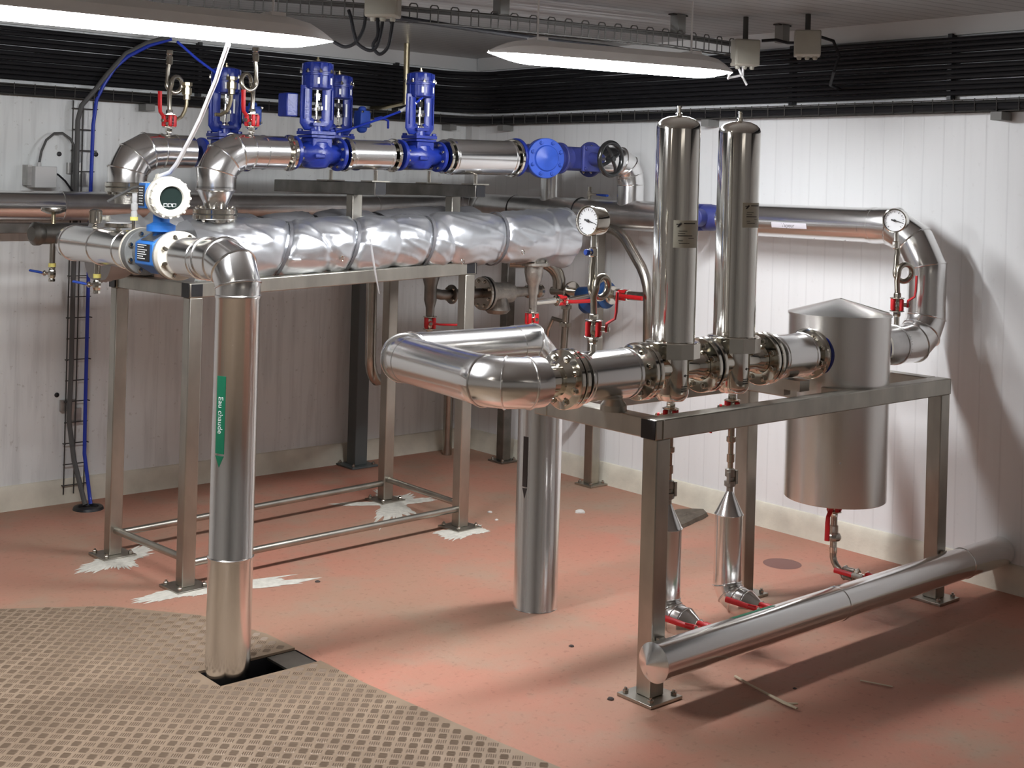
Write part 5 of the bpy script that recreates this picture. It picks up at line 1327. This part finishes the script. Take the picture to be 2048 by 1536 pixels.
for lab, P in (('black cable loop from the lamp end up to the white junction box', [(2.649, 4.059, 2.165), (2.68, 4.032, 2.148), (2.71, 4.005, 2.167), (2.731, 3.987, 2.222), (2.735, 3.985, 2.29)]),
               ('wide black cable loop hanging under the white junction box', [(2.69, 4.03, 2.285), (2.694, 4.019, 2.257), (2.704, 4.011, 2.202), (2.716, 4.0, 2.16), (2.75, 3.971, 2.137), (2.77, 3.953, 2.158), (2.781, 3.946, 2.214), (2.785, 3.945, 2.26)]),
               ('narrow black cable loop hanging under the white junction box', [(2.775, 3.965, 2.26), (2.772, 3.955, 2.196), (2.760, 3.967, 2.155), (2.778, 3.95, 2.125), (2.800, 3.93, 2.15), (2.808, 3.923, 2.2), (2.812, 3.919, 2.26)])):
    # smooth the loop
    Q = [V(p) for p in P]; S = []
    for i in range(len(Q)-1):
        p0, p1, p2, p3 = Q[max(i-1, 0)], Q[i], Q[i+1], Q[min(i+2, len(Q)-1)]
        for k in range(6):
            t = k/6
            S.append(.5*((2*p1) + (p2-p0)*t + (2*p0-5*p1+4*p2-p3)*t*t + (3*p1-p0-3*p2+p3)*t**3))
    S.append(Q[-1])
    m = MB(); m.sweep(S, .0065, 8); tag(mk('cable_loop', m, CABLE), lab, 'cable')
for lab, P in (('white lead hanging from the junction box at the lamp end', [(4.643, 3.79, 2.232), (4.652, 3.771, 2.185), (4.672, 3.754, 2.14)]), ('white lead curled between the lamp end and its junction box', [(4.355, 3.595, 2.16), (4.45, 3.68, 2.15), (4.57, 3.78, 2.165), (4.66, 3.77, 2.185), (4.657, 3.767, 2.232)])):
    m = MB(); m.sweep(P, .0055, 8); tag(mk('white_lead', m, WHITEC), lab, 'cable')
m = MB(); m.sweep([(4.70, 3.70, 2.34), (4.74, 3.65, 2.345), (4.76, 3.60, 2.33), (4.75, 3.54, 2.325)], .007, 8); tag(mk('black_cable', m, CABLE), 'short black cable linking the two white junction boxes by the lamp end', 'cable')
m = MB(); m.sweep([(4.80, 3.45, 2.35), (4.85, 3.42, 2.335), (4.87, 3.40, 2.27), (4.86, 3.42, 2.20), (4.95, 3.5, 2.15), (5.17, 3.6, 2.15)], .007, 8); tag(mk('black_cable', m, CABLE), 'black cable drooping from the junction box near the right wall', 'cable')

# ------------------------------------------------------------------ bits lying on the floor
rag = MB(); pts = []
random.seed(5)
ol = [(4.83, 4.21), (4.93, 4.235), (4.99, 4.255), (5.06, 4.27), (5.14, 4.30), (5.18, 4.36), (5.165, 4.43), (5.08, 4.455), (5.0, 4.43), (4.955, 4.37), (4.90, 4.30), (4.86, 4.25)]
cxr, cyr = 5.02, 4.34
rag.loft([[(cxr + (x-cxr)*q, cyr + (y-cyr)*q, z + (.010*random.random() if q < 1 else 0)) for x, y in ol] for q, z in ((1, .001), (.92, .012), (.65, .016), (.35, .022), (.05, .018))], False, True)
tag(mk('floor_rag', rag, RAG), 'crumpled grey rag on the floor by the right wall plinth', 'rag')
sk_ = MB(); sk_.sweep([(3.51, 2.80, .008), (3.49, 2.72, .008), (3.47, 2.64, .010), (3.452, 2.55, .010), (3.444, 2.495, .012)], [.006, .005, .006, .008, .005], 8, flat=.6); sk_.sweep([(3.450, 2.54, .010), (3.475, 2.515, .014)], [.006, .003], 6)
tag(mk('wood_splinter', sk_, WOOD), 'pale wood splinter on the floor in front of the low clad pipe', 'splinter')
sk_ = MB(); sk_.sweep([(3.83, 2.52, .006), (3.87, 2.42, .006)], .004, 6, flat=.5); tag(mk('wood_splinter', sk_, WOOD), 'thin pale sliver on the floor just behind the larger splinter', 'splinter')
def lump(x, y, r, m, lab, seed):
    b = MB(); n = 9; rows = []
    for i in range(5):
        a = PI*i/8; rr = r*math.cos(a)*1.0; zz = r*.6*math.sin(a)
        rows.append([(x + rr*math.cos(2*PI*j/n)*(1+.35*noise.noise(V((j*.9, i*.7, seed)))), y + rr*math.sin(2*PI*j/n)*(1+.35*noise.noise(V((j*.9, i*.7, seed+5)))), zz + .0005) for j in range(n)])
    b.loft(rows); tag(mk('floor_chip', b, m), lab, 'chip')
for i, (x, y, r, m, lab) in enumerate(((4.648, 4.731, .026, STONE, 'largest pale chip on the floor, right of the clad riser'), (4.27, 4.994, .013, STONE, 'pale chip on the floor left of the clad riser'), (4.20, 4.86, .010, STONE, 'small pale chip by the foot behind the clad riser'),
        (3.274, 3.357, .010, DEBRIS, 'dark crumb on the bare red floor left of the near skid leg'), (3.04, 2.93, .012, DEBRIS, 'dark crumb beside the base plate of the near skid leg'), (3.60, 2.62, .007, DEBRIS, 'dark crumb in front of the low clad pipe'), (2.95, 4.53, .011, DEBRIS, 'dark crumb on the long white grout smear'), (4.55, 3.16, .012, DEBRIS, 'dark crumb on the floor under the separator'), (4.95, 3.22, .010, STONE, 'pale chip near the far skid leg'))):
    lump(x, y, r, m, lab, i*2.3)
# damp ring on the floor behind the skid
m = MB(); m.rev((4.76, 3.55, .0004), (0, 0, 1), [(.085, 0), (.080, .0006)], 32); tag(mk('floor_stain', m, mat('dark_stain', (.17, .07, .055), .5)), 'round dark stain on the floor behind the skid', 'stain')

# ------------------------------------------------------------------ render look
sc = bpy.context.scene
w = bpy.data.worlds.new('world'); sc.world = w; w.use_nodes = True
w.node_tree.nodes['Background'].inputs[0].default_value = (.5, .5, .5, 1); w.node_tree.nodes['Background'].inputs[1].default_value = 0.02
sc.view_settings.view_transform = 'Standard'; sc.view_settings.look = 'None'; sc.view_settings.gamma = 1; sc.view_settings.use_curve_mapping = False
sc.view_settings.exposure = 0.85
for o in list(bpy.data.objects):
    if 'used' in o: del o['used']
